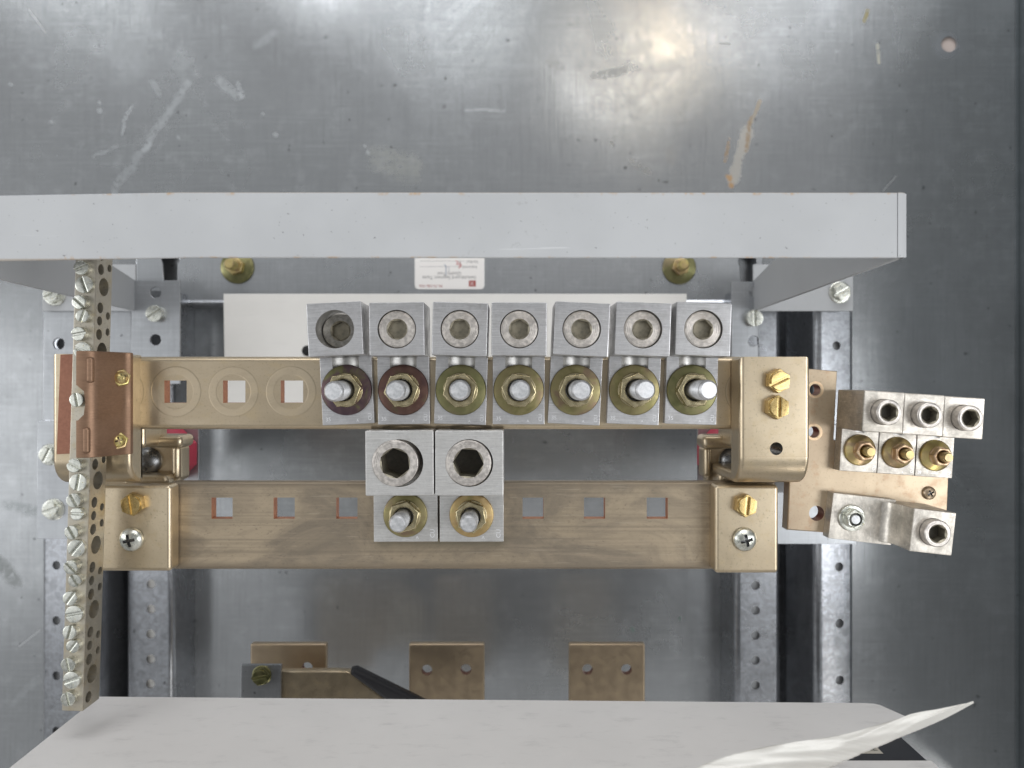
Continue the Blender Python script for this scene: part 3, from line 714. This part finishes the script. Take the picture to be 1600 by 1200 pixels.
# ================================================================ upper and lower bus bars
ux0, ux1, uy0, uy1 = X(207, 0), 152, Y(671, 0), Y(557, 0)
t = thing('bus_bar', ((ux0 + ux1) / 2, uy0, -7), 'upper plated bus bar carrying the row of seven lugs, three empty square holes at left', 'bus bar')
b = box(ux0, ux1, uy0, uy1, -7, 0, 2.9, 5)
cutm = join(*[prism(square(X(px, -1), -4.2, 6.1), -12, 6, bev=0.01) for px in (275.5, 367, 457)])
part('bar', cut(b, cutm), [M['plate_bar'], M['copper']], t, False) if False else None
bar_me = cut(b, cutm)
o = part('bar', bar_me, [M['plate_bar'], M['copper']])     # mesh stays in scene coordinates for the stamped rings
o.parent = t; o.matrix_parent_inverse = Matrix.Translation(-t.location)

ZL = -15
lx0, lx1, ly0, ly1 = X(268, ZL), 150, Y(890, ZL), Y(752, ZL)
t = thing('bus_bar', ((lx0 + lx1) / 2, ly0, ZL - 7), 'lower tarnished bus bar carrying the two large lugs, three square holes either side', 'bus bar')
b = box(lx0, lx1, ly0, ly1, ZL - 7, ZL, 1.9, 4)
cutm = join(*[prism(square(X(px, ZL), Y(794, ZL), 6.0), ZL - 12, ZL + 6, bev=0.01) for px in (347, 444, 542, 833, 929, 1027)])
o = part('bar', cut(b, cutm), [M['tarnish'], M['copper']]); o.parent = t; o.matrix_parent_inverse = Matrix.Translation(-t.location)

# ================================================================ cast end brackets
HEXB = slotted_hex(11.0, 6.0, 1.3); finish_mesh(HEXB, M['brass'])
PAN = phillips(6.6, 4.2); finish_mesh(PAN, [M['zinc_white'], M['dark_steel']])
def bracket_mesh(xa, xb, ya, yb, zf, zb, leg_z, r=13, bev=2.2, holes=()):
    """thick strip, front face at zf, turning back at its lower end to leg_z"""
    pr = [(yb, zb), (yb, zf)] + [(ya + r + r * math.cos(a), zf - r + r * math.sin(a)) for a in [R(90 + 90 * k / 6) for k in range(7)]] + [(ya, leg_z), (ya + 6, leg_z), (ya + 6, zb)]
    me = along_x(prism(pr, xa, xb, bev=bev, res=3))
    if holes: me = cut(me, join(*[prism(circle(hx, hy, hr, 24), zb - 3, zf + 3, bev=0.01) for hx, hy, hr in holes]))
    return me
# right upper
zf = 18
t = thing('end_bracket', (X(1211, zf), -53, 0), 'right upper plated end bracket with rounded bottom, two brass screws, one empty hole', 'bracket')
part('bracket_body', bracket_mesh(X(1156, zf), X(1266, zf), Y(759, zf), Y(557.5, zf), zf, 0.3, -40, 15, 2.4, [(*XY(1213, 701, zf), 3.4)]), [M['plate'], M['dark_steel']], t, True)
c0 = ORG[t.name]
for px, py, rz in ((1214, 595, 0.45), (1213, 637, 1.52)):
    c = XY(px, py, zf + 2); part('brass_screw', HEXB, M['brass'], t, loc=(c[0] - c0.x, c[1] - c0.y, zf - c0.z), rot=(0.05, 0.08, rz))
part('score_line', box(X(1162, zf), X(1262, zf), Y(713, zf) - 0.15, Y(713, zf) + 0.15, zf - 0.2, zf + 0.02), M['pad'], t, True)
# right lower
zf = -3
t = thing('end_bracket', (X(1167, zf), -103, ZL), 'right lower plated end bracket with one brass hex screw above a silver cross-head screw', 'bracket')
part('bracket_body', box(X(1117, zf), X(1217, zf), Y(896, zf), Y(758, zf), ZL + 0.3, zf, 2.2, 4), M['plate'], t, True)
c0 = ORG[t.name]
c = XY(1164, 790, zf + 2); part('brass_screw', HEXB, M['brass'], t, loc=(c[0] - c0.x, c[1] - c0.y, zf - c0.z), rot=(0.05, 0.06, 1.45))
c = XY(1164, 843, zf + 1); part('cross_head_screw', PAN, M['zinc_white'], t, loc=(c[0] - c0.x, c[1] - c0.y, zf - c0.z), rot=(0.05, 0.05, 0.25))
# left lower
t = thing('end_bracket', (X(210, zf), -103, ZL), 'left lower plated end bracket beside the long screw bar, brass screw above silver one', 'bracket')
part('bracket_body', box(X(140, zf), X(267, zf), Y(893, zf), Y(758, zf), ZL + 0.3, zf, 2.2, 4), M['plate'], t, True)
c0 = ORG[t.name]
c = XY(208, 787, zf + 2); part('brass_screw', HEXB, M['brass'], t, loc=(c[0] - c0.x, c[1] - c0.y, zf - c0.z), rot=(0.05, -0.06, 1.7))
c = XY(205, 843, zf + 1); part('cross_head_screw', PAN, M['zinc_white'], t, loc=(c[0] - c0.x, c[1] - c0.y, zf - c0.z), rot=(0.05, -0.05, 0.2))
# left upper, carries the copper clip
zf = 11
t = thing('end_bracket', (X(140, zf), -53, -3), 'left upper plated end bracket with rounded lower corner, mostly hidden under the copper clip', 'bracket')
me = along_x(prism([(Y(553, zf), -3)] + [(Y(553, zf), zf)] + [(Y(758, zf) + 13 + 13 * math.cos(R(90 + 15 * k)), zf - 13 + 13 * math.sin(R(90 + 15 * k))) for k in range(7)] + [(Y(758, zf), -3)], X(81, zf), X(204, zf), bev=2.4, res=3))
part('bracket_body', me, M['plate'], t, True)

# ================================================================ standoff links and red insulators between the bars
def link(mirror):
    f = (lambda v: 1594 - v) if False else (lambda v: v)
    return f
ZK = -42
def bl(px0, px1, py0, py1, z0, z1, bev=2.0):
    return box(min(X(px0, z1), X(px1, z1)), max(X(px0, z1), X(px1, z1)), Y(py1, z1), Y(py0, z1), z0, z1, bev, 4)
DSCREW = lathe(dome(8.4, 5.5)); finish_mesh(DSCREW, M['dark_steel'])
for side in (0, 1):
    if side == 0:
        t = thing('plated_link', (X(240, ZK), Y(745, ZK), ZK - 10), 'plated link with dark round-head screw between the bars at their left end', 'link')
        part('link_body', join(bl(150, 275, 694, 756, ZK - 10, ZK), bl(205, 226, 660, 700, ZK - 2, ZK + 28, 2.5)), M['plate'], t, True)
        part('link_ridge', bl(222, 284, 680, 700, ZK - 9, ZK + 10, 3), M['plate'], t, True)
        part('link_end', bl(266, 281, 695, 753, ZK - 9, ZK + 7, 3.2), M['plate'], t, True)
        part('link_shelf', bl(190, 262, 742, 762, ZK - 9, ZK + 16, 3.0), M['plate'], t, True)
        c = XY(228, 721, ZK + 3)
    else:
        t = thing('plated_link', (X(1135, ZK), Y(745, ZK), ZK - 10), 'plated link with dark round-head screw between the bars at their right end', 'link')
        part('link_body', join(bl(1104, 1200, 694, 756, ZK - 10, ZK), bl(1143, 1160, 660, 700, ZK - 2, ZK + 28, 2.5)), M['plate'], t, True)
        part('link_ridge', bl(1098, 1152, 680, 702, ZK - 9, ZK + 8, 3), M['plate'], t, True)
        part('link_end', bl(1099, 1112, 697, 748, ZK - 9, ZK + 5, 3.0), M['plate'], t, True)
        part('link_shelf', bl(1122, 1200, 738, 762, ZK - 9, ZK + 16, 3.0), M['plate'], t, True)
        c = XY(1147, 721, ZK + 3)
    c0 = ORG[t.name]
    part('round_head_screw', DSCREW, M['dark_steel'], t, loc=(c[0] - c0.x, c[1] - c0.y, 10), rot=(0, 0.1 if side == 0 else -0.1, 0.4))
    zi = ZK - 10.2
    cx = X(309, ZA + 2) - 17.5 if side == 0 else X(1088, ZA + 2) + 17.5
    o = solo('standoff_insulator', xf(prism(circle(0, 0, 18.6, 8, R(22.5)), -35, 0, bev=2.2, res=2), (cx, Y(716, zi), zi)), M['red'],
             'red moulded standoff insulator peeking out at the %s end between the two bars' % ('left' if side == 0 else 'right'), 'insulator', 'red standoff insulators')

# ================================================================ lugs
def make_lug(p, origin, rotz, label, group, wash, sz, tilt=(0, 0), alu='alu', nut='nut_olive', bolt='steel', screw='setscrew', rot_nut=0.2, stamp=('35', 'CU'), rs=0.0):
    """p: tang width, tang bottom, tang thickness, block y0,y1, block width, block top z, bore r, bore z, screw r, hex af,
       washer r, nut af, nut h, bolt r, bolt top; sz = height of the set screw face over the block"""
    t = thing('terminal_lug', origin, label, 'lug', group, rot=(0, 0, rotz))
    key = (id(p), sz < -5)
    if key not in LUGC:
        tang = box(-p['w'] / 2, p['w'] / 2, p['y0'], p['b0'] + 1.0, 0, p['t'], 0.35, 2)
        blk = box(-p['bw'] / 2, p['bw'] / 2, p['b0'], p['b1'], 0.15, p['bt'], 0.7, 2)
        bore = xf(lathe([(0, -60), (p['br'], -60), (p['br'], 60), (0, 60)], 32), (0, p['b1'], p['bz']), (math.pi / 2, 0, 0))
        # the wire bore runs through the block and leaves a groove in the tang
        bore2 = xf(lathe([(0, 0), (p['br'], 0), (p['br'], 60), (0, 60)], 40), (0, p['b0'] - p['groove'], p['bz']), (-math.pi / 2, 0, 0))
        sh = xf(lathe([(0, p['bz']), (p['sr'], p['bz']), (p['sr'], p['bt'] + 3), (0, p['bt'] + 3)], 40), (0, (p['b0'] + p['b1']) / 2, 0))
        tang = cut(tang, bore2.copy())
        blk = cut(cut(blk, bore2), sh)
        if p.get('ramp'):
            rmp_ = along_x(prism([(p['b0'] - p['ramp'] * 1.3, p['t'] - 1), (p['b0'] + 1, p['t'] - 1), (p['b0'] + 1, p['bt'] * 0.72), (p['b0'] - p['ramp'] * 0.08, p['bt'] * 0.60), (p['b0'] - p['ramp'] * 0.25, p['bt'] * 0.46), (p['b0'] - p['ramp'] * 0.5, p['bt'] * 0.36), (p['b0'] - p['ramp'] * 0.85, p['bt'] * 0.30), (p['b0'] - p['ramp'] * 1.3, p['t'] + 0.05)], -p['bw'] / 2 + 0.3, p['bw'] / 2 - 0.3, bev=0.3))
            blk = join(blk, rmp_)
        LUGC[key] = join(tang, blk)
        LUGC[key, 's'] = socket_screw(p['sr'] - 0.25, p['af'], 0, p['af'] * p.get('dep', 0.62), max(p['bt'] - p['bz'] + 2, p['af'] * 1.3))
        q_ = p['af'] * p.get('dep', 0.62); LUGC[key, 'd'] = lathe([(0, -q_ - 0.6), (p['af'] * 0.62, -q_ - 0.6), (p['af'] * 0.62, -q_ + 0.3), (0, -q_ + 0.3)] if p.get('dep') else [(0, -q_ - 0.6), (p['af'] * 0.62, -q_ - 0.6), (p['af'] * 0.62, -q_ + 0.12), (p['af'] * 0.36, -q_ + 0.12), (p['af'] * 0.12, -q_ - 0.4), (0, -q_ - 0.5)], 24)
        LUGC[key, 'w'] = cone_washer(p['wr'], p['br0'] + 0.4, p['wh'])
        LUGC[key, 'n'] = nut_mesh(p['nf'], p['nh'], p['br0'] + 0.5, p['nf'] * 0.56)
        LUGC[key, 'b'] = bolt_end(p['br0'] - 0.05, p['t'] - 1, p['top'])
    def use(k):
        m = LUGC[key, k] if k else LUGC[key]
        return m.copy()
    part('lug_body', use(''), [M[alu], M['alu_cut']], t)
    part('washer', use('w'), M[wash], t, loc=(0, 0, p['t'] + 0.02))
    part('nut', use('n'), M[nut], t, loc=(0, 0, p['t'] + p['wh'] - 0.3), rot=(0, 0, rot_nut))
    part('stud', use('b'), M[bolt], t, rot=(tilt[1], tilt[0], 0))
    by = (p['b0'] + p['b1']) / 2
    s = part('set_screw', use('s'), [M[screw], M['socket_dark']], t, loc=(rs, by, p['bt'] + sz), rot=(0, 0, random.uniform(-0.5, 0.5)))
    part('socket_bottom', use('d'), M['bore_shade'] if p.get('dep') else M['socket_dark'], s)
    if stamp:
        k = p['w'] / 28
        a = xf(text_mesh(stamp[0], 3.0 * k, 0.1), (-p['w'] / 2 + 3.2 * k, p['y0'] + 3.0 * k, p['t'] + 0.02))
        b_ = xf(text_mesh(stamp[1], 2.8 * k, 0.1, math.pi / 2), (p['w'] / 2 - 2.2 * k, p['y0'] + 3.6 * k, p['t'] + 0.02))
        c_ = xf(text_mesh('A', 2.0 * k, 0.1), (p['w'] * 0.18, p['y0'] + 1.8 * k, p['t'] + 0.02))
        part('stamped_mark', join(a, b_, c_), M['stamp'], t)
    return t
LUGC = {}
UP = dict(w=28, y0=-18.6, t=6, b0=17.6, b1=45.0, bw=28.4, bt=28, br=8.6, bz=10.6, groove=5.6, sr=9.9, af=8.8, wr=13.7, wh=2.6, nf=16.6, nh=7.0, br0=5.4, top=25)
GU = 'aluminium lugs on the upper bar'
uw = ['chromate_plum', 'chromate_purple', 'chromate_olive', 'chromate_green', 'chromate_green', 'chromate_green', 'chromate_olive']
xs = [-89.2, -58.6, -27.6, 3.6, 34.2, 65.9, 97.0]; dxs = [-1.6, -0.4, 1.0, 0.1, 1.6, 1.3, 1.1]
szs = [-13, -0.9, -0.4, -0.3, -0.8, -2.2, -1.6]
tl = [(-0.13, 0.02), (-0.07, 0.01), (0.02, 0), (0.03, 0), (0.07, 0), (0.13, -0.01), (0.19, -0.01)]
labs = ['upper lug with deeply sunk set screw and dark purple washer, beside empty square holes',
        'upper lug with purple-brown washer and flush set screw, second from the left',
        'third upper lug from the left, olive green washer and straight stud',
        'middle lug of the seven on the upper bar, straight stud, green gold washer',
        'fifth lug from the left on the upper bar, stud leaning slightly right',
        'sixth upper lug, next to the lug at the right end of the row',
        'rightmost lug of the upper row, beside the end bracket, stud leaning right']
for i in range(7):
    make_lug(UP, (xs[i], -3.2, 0.05), -dxs[i] / 34, labs[i], GU, uw[i], szs[i], tl[i], screw='socket_mid' if i == 0 else 'setscrew', rot_nut=[0.1, 0.15, 0.3, 0.9, 0.2, 0.45, 0.05][i])
LO = dict(w=35.6, y0=-15.0, t=8, b0=13.8, b1=48.4, bw=36.2, bt=30, br=11.5, bz=14.5, groove=0.5, sr=12.6, af=14.2, dep=1.25, wr=12.3, wh=2.6, nf=15.6, nh=6, br0=4.9, top=24)
GL = 'large aluminium lugs on the lower bar'
make_lug(LO, (-59.3, -72.9, ZL + 0.05), 0.006, 'left large lug on the lower bar, with an olive green washer', GL, 'chromate_green', 0.8, (-0.10, 0.10), alu='alu_pale', screw='setscrew', rot_nut=0.3, stamp=('', 'CU'), rs=-2.2)
make_lug(LO, (-22.5, -72.9, ZL + 0.05), 0.002, 'right large lug on the lower bar, with an amber brown washer', GL, 'chromate_amber', 0.0, (-0.04, 0.10), alu='alu_pale', nut='nut_olive', rot_nut=0.7, stamp=('', 'CU'), rs=-0.5)

# ================================================================ right hand copper plate with its four small lugs
ZH = -15
H = [(1241, 574), (1308.5, 580), (1303, 688), (1484, 699), (1480, 806), (1303, 795), (1299, 833), (1230, 828)]
hp = [XY(a, b, ZH) for a, b in H]
t = thing('bus_plate', (X(1270, ZH), Y(700, ZH), ZH - 9), 'copper-toned branched bus plate at the right carrying four small lugs', 'bus plate')
pm = prism(hp, ZH - 9, ZH, bev=0.7, res=2)
pm = cut(pm, join(*[prism(circle(*XY(a, b, ZH), r, 24), ZH - 20, ZH + 5, bev=0.01) for a, b, r in ((1273, 609, 3.3), (1271, 675, 3.3), (1276, 802, 4.3))]))
part('plate_body', pm, [M['copper_plate'], M['copper_red']], t, True)
for a, b in ((1274, 609), (1272, 675)):
    c = XY(a, b, ZH); part('copper_ring', xf(prism(circle(0, 0, 4.8, 28), -0.1, 0.12, [circle(0, 0, 3.4, 24)], bev=0.02), (c[0], c[1], ZH)), M['nut_rose'], t, True)
c = XY(1454, 771, ZH + 2)
part('small_screw', phillips(3.8, 2.6), [M['copper_plate'], M['dark_steel']], t, loc=(c[0] - ORG[t.name].x, c[1] - ORG[t.name].y, 9), rot=(0, 0, 0.5))
SM = dict(w=20.8, y0=-12.2, t=8, b0=11.2, b1=33.0, bw=21.4, bt=33, br=6.6, bz=14, groove=1.5, sr=6.9, af=7.6, dep=0.9, wr=8.7, wh=3.8, nf=9.6, nh=5.4, br0=2.8, top=21)
GS = 'small lugs on the right bus plate'
sl = ['left of three small lugs in a row on the right bus plate, brown side showing', 'middle of the three small lugs in a row on the right bus plate', 'right of the three small lugs in a row on the right bus plate']
zt = ZH + 8
for i, (px, py) in enumerate(((1342.5, 703), (1401.5, 707), (1460.5, 711.5))):
    c = XY(px, py, zt)
    make_lug(SM, (c[0], c[1], ZH + 0.05), R(-3.6), sl[i], GS, 'chromate_gold', 6.5, (0.03, 0), alu='alu_warm', nut='nut_rose', bolt='chromate_gold', rot_nut=0.2 + i * 0.4, stamp=(['', '', '28'][i], ['CU', 'CU', 'AL'][i]))
SB = dict(w=25.5, y0=-11.5, t=8, b0=22.8, b1=45.6, bw=23, bt=29, br=7.2, bz=13, groove=-6, ramp=5, sr=7.4, af=8.0, dep=0.9, wr=7.4, wh=1.6, nf=9.6, nh=5.0, br0=3.0, top=14)
c = XY(1330, 809, ZH + 8)
lg = make_lug(SB, (c[0], c[1], ZH + 0.05), R(-96.5), 'lowest small lug at the right, lying sideways with a clear zinc bolt', GS, 'zinc_white', 5.0, (0.0, 0), alu='alu_warm', nut='zinc_white', bolt='steel', rot_nut=0.2, stamp=None)

# ================================================================ copper clip over the screw bar
zc = 13
t = thing('copper_clip', (X(150, zc), Y(630, zc), 11), 'brown copper clip with notched edge clamping the long screw bar at the left', 'clip')
part('back_plate', prism([XY(94, 554, zc), XY(150, 552, zc), XY(196, 560, zc), XY(192, 704, zc), XY(88, 710, zc)], 11.1, zc, bev=0.3), M['copper_red'], t, True)
# bent front plate: profile in x,z swept along y, notched by cutters
ya, yb = -37.0, 16.6
top_ = [(119, 37.2), (128, 37.4), (136, 37.0), (143, 36.0), (149, 34.6), (155, 32.7), (170, 27.4), (188, 20.9), (194, 18.8), (199, 17.3), (204, 16.6)]
prof = [(X(a, b), b) for a, b in top_] + [(X(a, b), b - 2.7) for a, b in reversed(top_)]
me = along_y(prism(prof, ya, yb, bev=0.5))
n0, n1 = X(108, 36), X(133, 36)
me = cut(me, prism([(n0, Y(657, 36)), (n1 - 3, Y(657, 36)), (n1, Y(648, 36)), (n1 + 0.8, Y(628, 36)), (n1, Y(611, 36)), (n1 - 3.5, Y(602, 36)), (n0, Y(601, 36))], 25, 45, bev=0.01))
part('front_plate', me, [M['copper_brown'], M['copper']], t, True)
rib = lambda px, y0_, y1_: box(X(px, 37) - 1.7, X(px, 37) + 1.7, Y(y1_, 37), Y(y0_, 37), 35.3, 38.3, 1.2, 3)
part('pressed_rib', rib(141, 558, 598), M['copper_brown'], t, True); part('pressed_rib', rib(135, 668, 708), M['copper_brown'], t, True)
CS = join(prism(circle(0, 0, 4.7, 6), 0, 3.0, bev=0.6, res=2), phillips(3.4, 3.2).copy()) if False else None
cs = phillips(3.7, 4.6); hexm = prism(circle(0, 0, 4.7, 6), -1.5, 2.4, bev=0.7, res=2)
for px, py in ((186, 591), (182, 690)):
    c = XY(px, py, 22); c0 = ORG[t.name]
    s = part('hex_screw', hexm, M['chromate_gold'], t, loc=(c[0] - c0.x, c[1] - c0.y, 20 - c0.z), rot=(0, 0.55, 0.3))
    part('screw_top', cs, [M['chromate_gold'], M['dark_steel']], s)

# ================================================================ long screw bar (neutral / ground bar)
ZT = 30
cb = XY(123.5, 757, ZT)          # centre of the front face
t = thing('screw_bar', (cb[0], cb[1], ZT - 16), 'long vertical tinned brass terminal bar lined with slotted silver screws at the left', 'terminal bar', rot=(0, 0, R(-1.75)))
L0, L1 = -115.5, 134
cb2 = box(-5.4, 5.4, L0, L1, 0, 16, 0.5, 2)
holes = []
P = 33.45
y_big = Y(753, ZT) - cb[1]
for k in range(-4, 5):
    yc = y_big + 3 * P - 0 - (k + 2) * P + P * 1
for k in range(-4, 6):
    yb_ = y_big + k * P
    for dy, zz, r in ((0, 8.2, 4.7), (-11, 11.0, 2.8), (-14.6, 3.4, 2.0), (-17.8, 11.3, 2.4), (-23.0, 3.2, 2.0), (-24.8, 11.4, 2.8)):
        if L0 + 4 < yb_ + dy < L1 - 4: holes.append(xf(lathe([(0, -1.2), (r, -1.2), (r, 9), (0, 9)], 20), (0, yb_ + dy, zz), (0, math.pi / 2, 0)))
part('bar_body', cut(cb2, join(*holes)), [M['bar_brass'], M['bar_brass']], t)
SB1 = slotted_round(4.4, 2.2, 1.0, 1.2); SB2 = slotted_round(3.6, 4.2, 0.95, 1.3); SB3 = slotted_round(3.3, 3.6, 0.9, 1.2)
for m_ in (SB1, SB2, SB3): finish_mesh(m_, M['zinc_white'])
for k in range(-4, 6):
    yb_ = y_big + k * P
    for dy, dx, me in ((0, 0.3, SB1), (-9.0, -0.7, SB2), (-16.0, 0.7, SB3), (-25.0, -0.9, SB2)):
        if L0 + 3 < yb_ + dy < L1 - 3:
            yw = yb_ + dy + cb[1]
            if -36 < yw < 15 and not (-14 < yw < -4): hz = -4.2 if abs(yw) < 60 else 0
            else: hz = 0
            part('slotted_screw', me, M['zinc_white'], t, loc=(dx, yb_ + dy, 15.6 + hz + random.uniform(-.5, .4)), rot=(random.uniform(-.08, .08), random.uniform(-.06, .06), random.uniform(0, 3.14)))

# ================================================================ bronze pads, strap and cable above the white cover
ZQ = -140
for px0, px1, hs, lab in ((391, 510, ((450, 1040), (480, 1041)), 'left bronze contact pad, partly behind the grey tab and plated strap'),
                          (639, 757, ((667, 1047), (728, 1046)), 'middle bronze contact pad with two round holes above the white cover'),
                          (889, 1008, ((918, 1046), (979, 1046)), 'right bronze contact pad with two round holes above the white cover')):
    ytop = Y(1006, ZQ); c = ((X(px0, ZQ) + X(px1, ZQ)) / 2)
    t = thing('contact_pad', (c, ytop - 90, ZQ - 6), lab, 'contact pad', 'bronze contact pads')
    hh = hs if px0 != 391 else ((480, 1043),)
    part('pad_plate', cut(box(X(px0, ZQ), X(px1, ZQ), ytop - 90, ytop, ZQ - 6, ZQ, 1.3, 3), join(*[prism(circle(*XY(a, b, ZQ), 3.9, 24), ZQ - 12, ZQ + 4, bev=0.01) for a, b in hh])), [M['pad'], M['copper_red']], t, True)
# plated strap with twist
zs = -112
t = thing('plated_strap', (X(500, zs), Y(1090, zs), zs - 6), 'short plated strap bending down to the right below the left bronze pad', 'strap')
pts = [(425, 1049), (522, 1048), (545, 1049), (600, 1092), (610, 1200), (425, 1200)]
part('strap_body', prism([XY(a, b, zs) for a, b in pts], zs - 7, zs, bev=1.3, res=2), M['plate'], t, True)
t = thing('grey_tab', (X(408, zs + 8), Y(1064, zs + 8), zs), 'small flat grey tab with a dark bolt at the left end of the plated strap', 'tab')
zz = zs + 4
part('tab_plate', prism([XY(a, b, zz) for a, b in ((377, 1039), (439, 1039), (439, 1210), (375, 1210))], zs + 1, zz, bev=0.3), M['galv_plate'], t, True)
c = XY(407, 1057, zz + 3); c0 = ORG[t.name]
part('bolt', slotted_hex(11, 5.5, 1.2, 6.6), M['chromate_olive'], t, loc=(c[0] - c0.x, c[1] - c0.y, zz - c0.z), rot=(0, 0, 0.2))
# heat-shrink covered cable
def tube(path, r, n=20):
    bm = bmesh.new(); rings = []
    for i, p in enumerate(path):
        p = Vector(p); d = (Vector(path[min(i + 1, len(path) - 1)]) - Vector(path[max(i - 1, 0)])).normalized()
        u = d.cross(Vector((0, 0, 1))).normalized(); v = u.cross(d)
        rings.append([bm.verts.new(p + (u * math.cos(a) + v * math.sin(a)) * r) for a in [2 * math.pi * k / n for k in range(n)]])
    for a, b in zip(rings, rings[1:]):
        for k in range(n): bm.faces.new((a[k], a[(k + 1) % n], b[(k + 1) % n], b[k]))
    bm.faces.new(rings[0]); bm.faces.new(rings[-1]); return fin(bm)
zc_ = -108
solo('black_sleeve', prism([XY(a, b, zc_) for a, b in ((548, 1046), (556, 1045), (660, 1096), (720, 1125), (690, 1150), (598, 1093), (546, 1055))], zc_ - 9, zc_, bev=3.0, res=3), M['black'],
     'black insulating sleeve slanting down from the end of the plated strap', 'insulating sleeve')

# ================================================================ white cover at the bottom, black edge, torn paper
YS = -185
def zz_at(py, y=YS): return CAMZ - F * (-y) / (py - 600)
def TP(px, py, y=YS):
    z = zz_at(py, y); return (X(px, z), z)
t = thing('cover_box', (-20, YS, 0), 'large pale grey cover box filling the bottom edge, with a chamfered right corner', 'cover box')
top = [TP(154, 1088), TP(1360, 1098), TP(1374, 1100), TP(1390, 1107), TP(1421, 1122), TP(1440, 1140), (220, 45), (-239, 160), TP(14, 1206)]
top = [TP(154, 1088), TP(1352, 1098), TP(1366, 1099), TP(1376, 1101.5), TP(1420, 1121), TP(1412, 1134), TP(1330, 1164), TP(1250, 1184), TP(1180, 1204), (95, 170), (-239, 170)]
me = remap(prism(top, -1.6, 0, bev=0.5, res=2), lambda c: Vector((c.x, YS + c.z, c.y)))
part('cover_top', me, M['white_cover'], t, True)
bk = [(-236, -30), (206, -20), (206.5, 170), (-232, 170)]
part('black_shell', remap(prism(bk, -120, -1.8, bev=0.6), lambda c: Vector((c.x, YS + c.z, c.y))), M['black_cover'], t, True)
zb0 = zz_at(1188, YS - 1.0)
part('front_lip', box(120, 207, YS - 1.8, YS - 1.0, zb0, 170, 0.3), M['white_cover'], t, True)
la, lb = zz_at(1165, YS - 1.8), zz_at(1177.5, YS - 1.8)
part('tan_label', box(X(1290, lb), X(1380, lb), YS - 1.85, YS - 1.65, la, lb, 0.03), M['label_tan'], t, True)
me = text_mesh('WIRE', 5.2, 0.1); remap(me, lambda c: Vector((c.x + X(1357, lb), YS - 1.6, -c.y + (la + lb) / 2)))
part('label_text', me, M['black_cover'], t, True)

# torn curling paper strip
up = [(1078, 1206), (1098, 1195), (1140, 1180), (1190, 1168), (1250, 1158), (1310, 1149), (1370, 1133), (1420, 1118), (1470, 1107), (1521, 1096.5)]
lo = [(1270, 1214), (1285, 1206), (1300, 1199), (1322, 1189), (1350, 1176), (1380, 1164), (1412, 1150), (1440, 1139), (1480, 1121), (1522, 1098.5)]
bm = bmesh.new(); rows = []
NU, NV = 120, 20
def interp(L, u):
    f = u * (len(L) - 1); i = min(int(f), len(L) - 2); f -= i
    p = [Vector(L[max(0, min(len(L) - 1, i + k))]) for k in (-1, 0, 1, 2)]
    return 0.5 * ((2 * p[1]) + (p[2] - p[0]) * f + (2 * p[0] - 5 * p[1] + 4 * p[2] - p[3]) * f * f + (3 * p[1] - p[0] - 3 * p[2] + p[3]) * f ** 3)
for i in range(NU + 1):
    u = i / NU; a = interp(up, u); b = interp(lo, u); row = []
    b = b + Vector((random.uniform(-1, 1), random.uniform(-1, 1))) * 0.9 * (1 - u); a = a + Vector((0, random.uniform(-0.5, 0.5))) * (1 - u)
    for j in range(NV + 1):
        v = j / NV; p = a.lerp(b, v)
        z = 78 + 10 * u + 9 * math.sin(v * math.pi) * (1 - u * 0.8) - 6 * v + 0.8 * math.sin(u * 17 + v * 4) * (1 - u) + 1.5 * abs(math.sin(u * 9 + v * 5 + 1)) ** 6 + 0.9 * math.sin(u * 31 - v * 9) * (0.4 + v) * (1 - u)
        row.append(bm.verts.new((*XY(p.x, p.y, z), z)))
    rows.append(row)
for a, b in zip(rows, rows[1:]):
    for j in range(NV): bm.faces.new((a[j], a[j + 1], b[j + 1], b[j]))
bmesh.ops.recalc_face_normals(bm, faces=bm.faces)
if sum(f.normal.z for f in bm.faces) < 0: bmesh.ops.reverse_faces(bm, faces=bm.faces)
me = bpy.data.meshes.new('p'); bm.to_mesh(me); bm.free()
o = solo('torn_paper', me, M['paper'], 'torn strip of white paper curling up over the right end of the cover box', 'paper strip')
o.modifiers.remove(o.modifiers['wn'])
sd = o.modifiers.new('thick', 'SOLIDIFY'); sd.thickness = 0.0004; sd.offset = -1
for m_ in ('tmp0', 'tmp1'):
    if bpy.data.materials.get(m_): bpy.data.materials.remove(bpy.data.materials[m_])
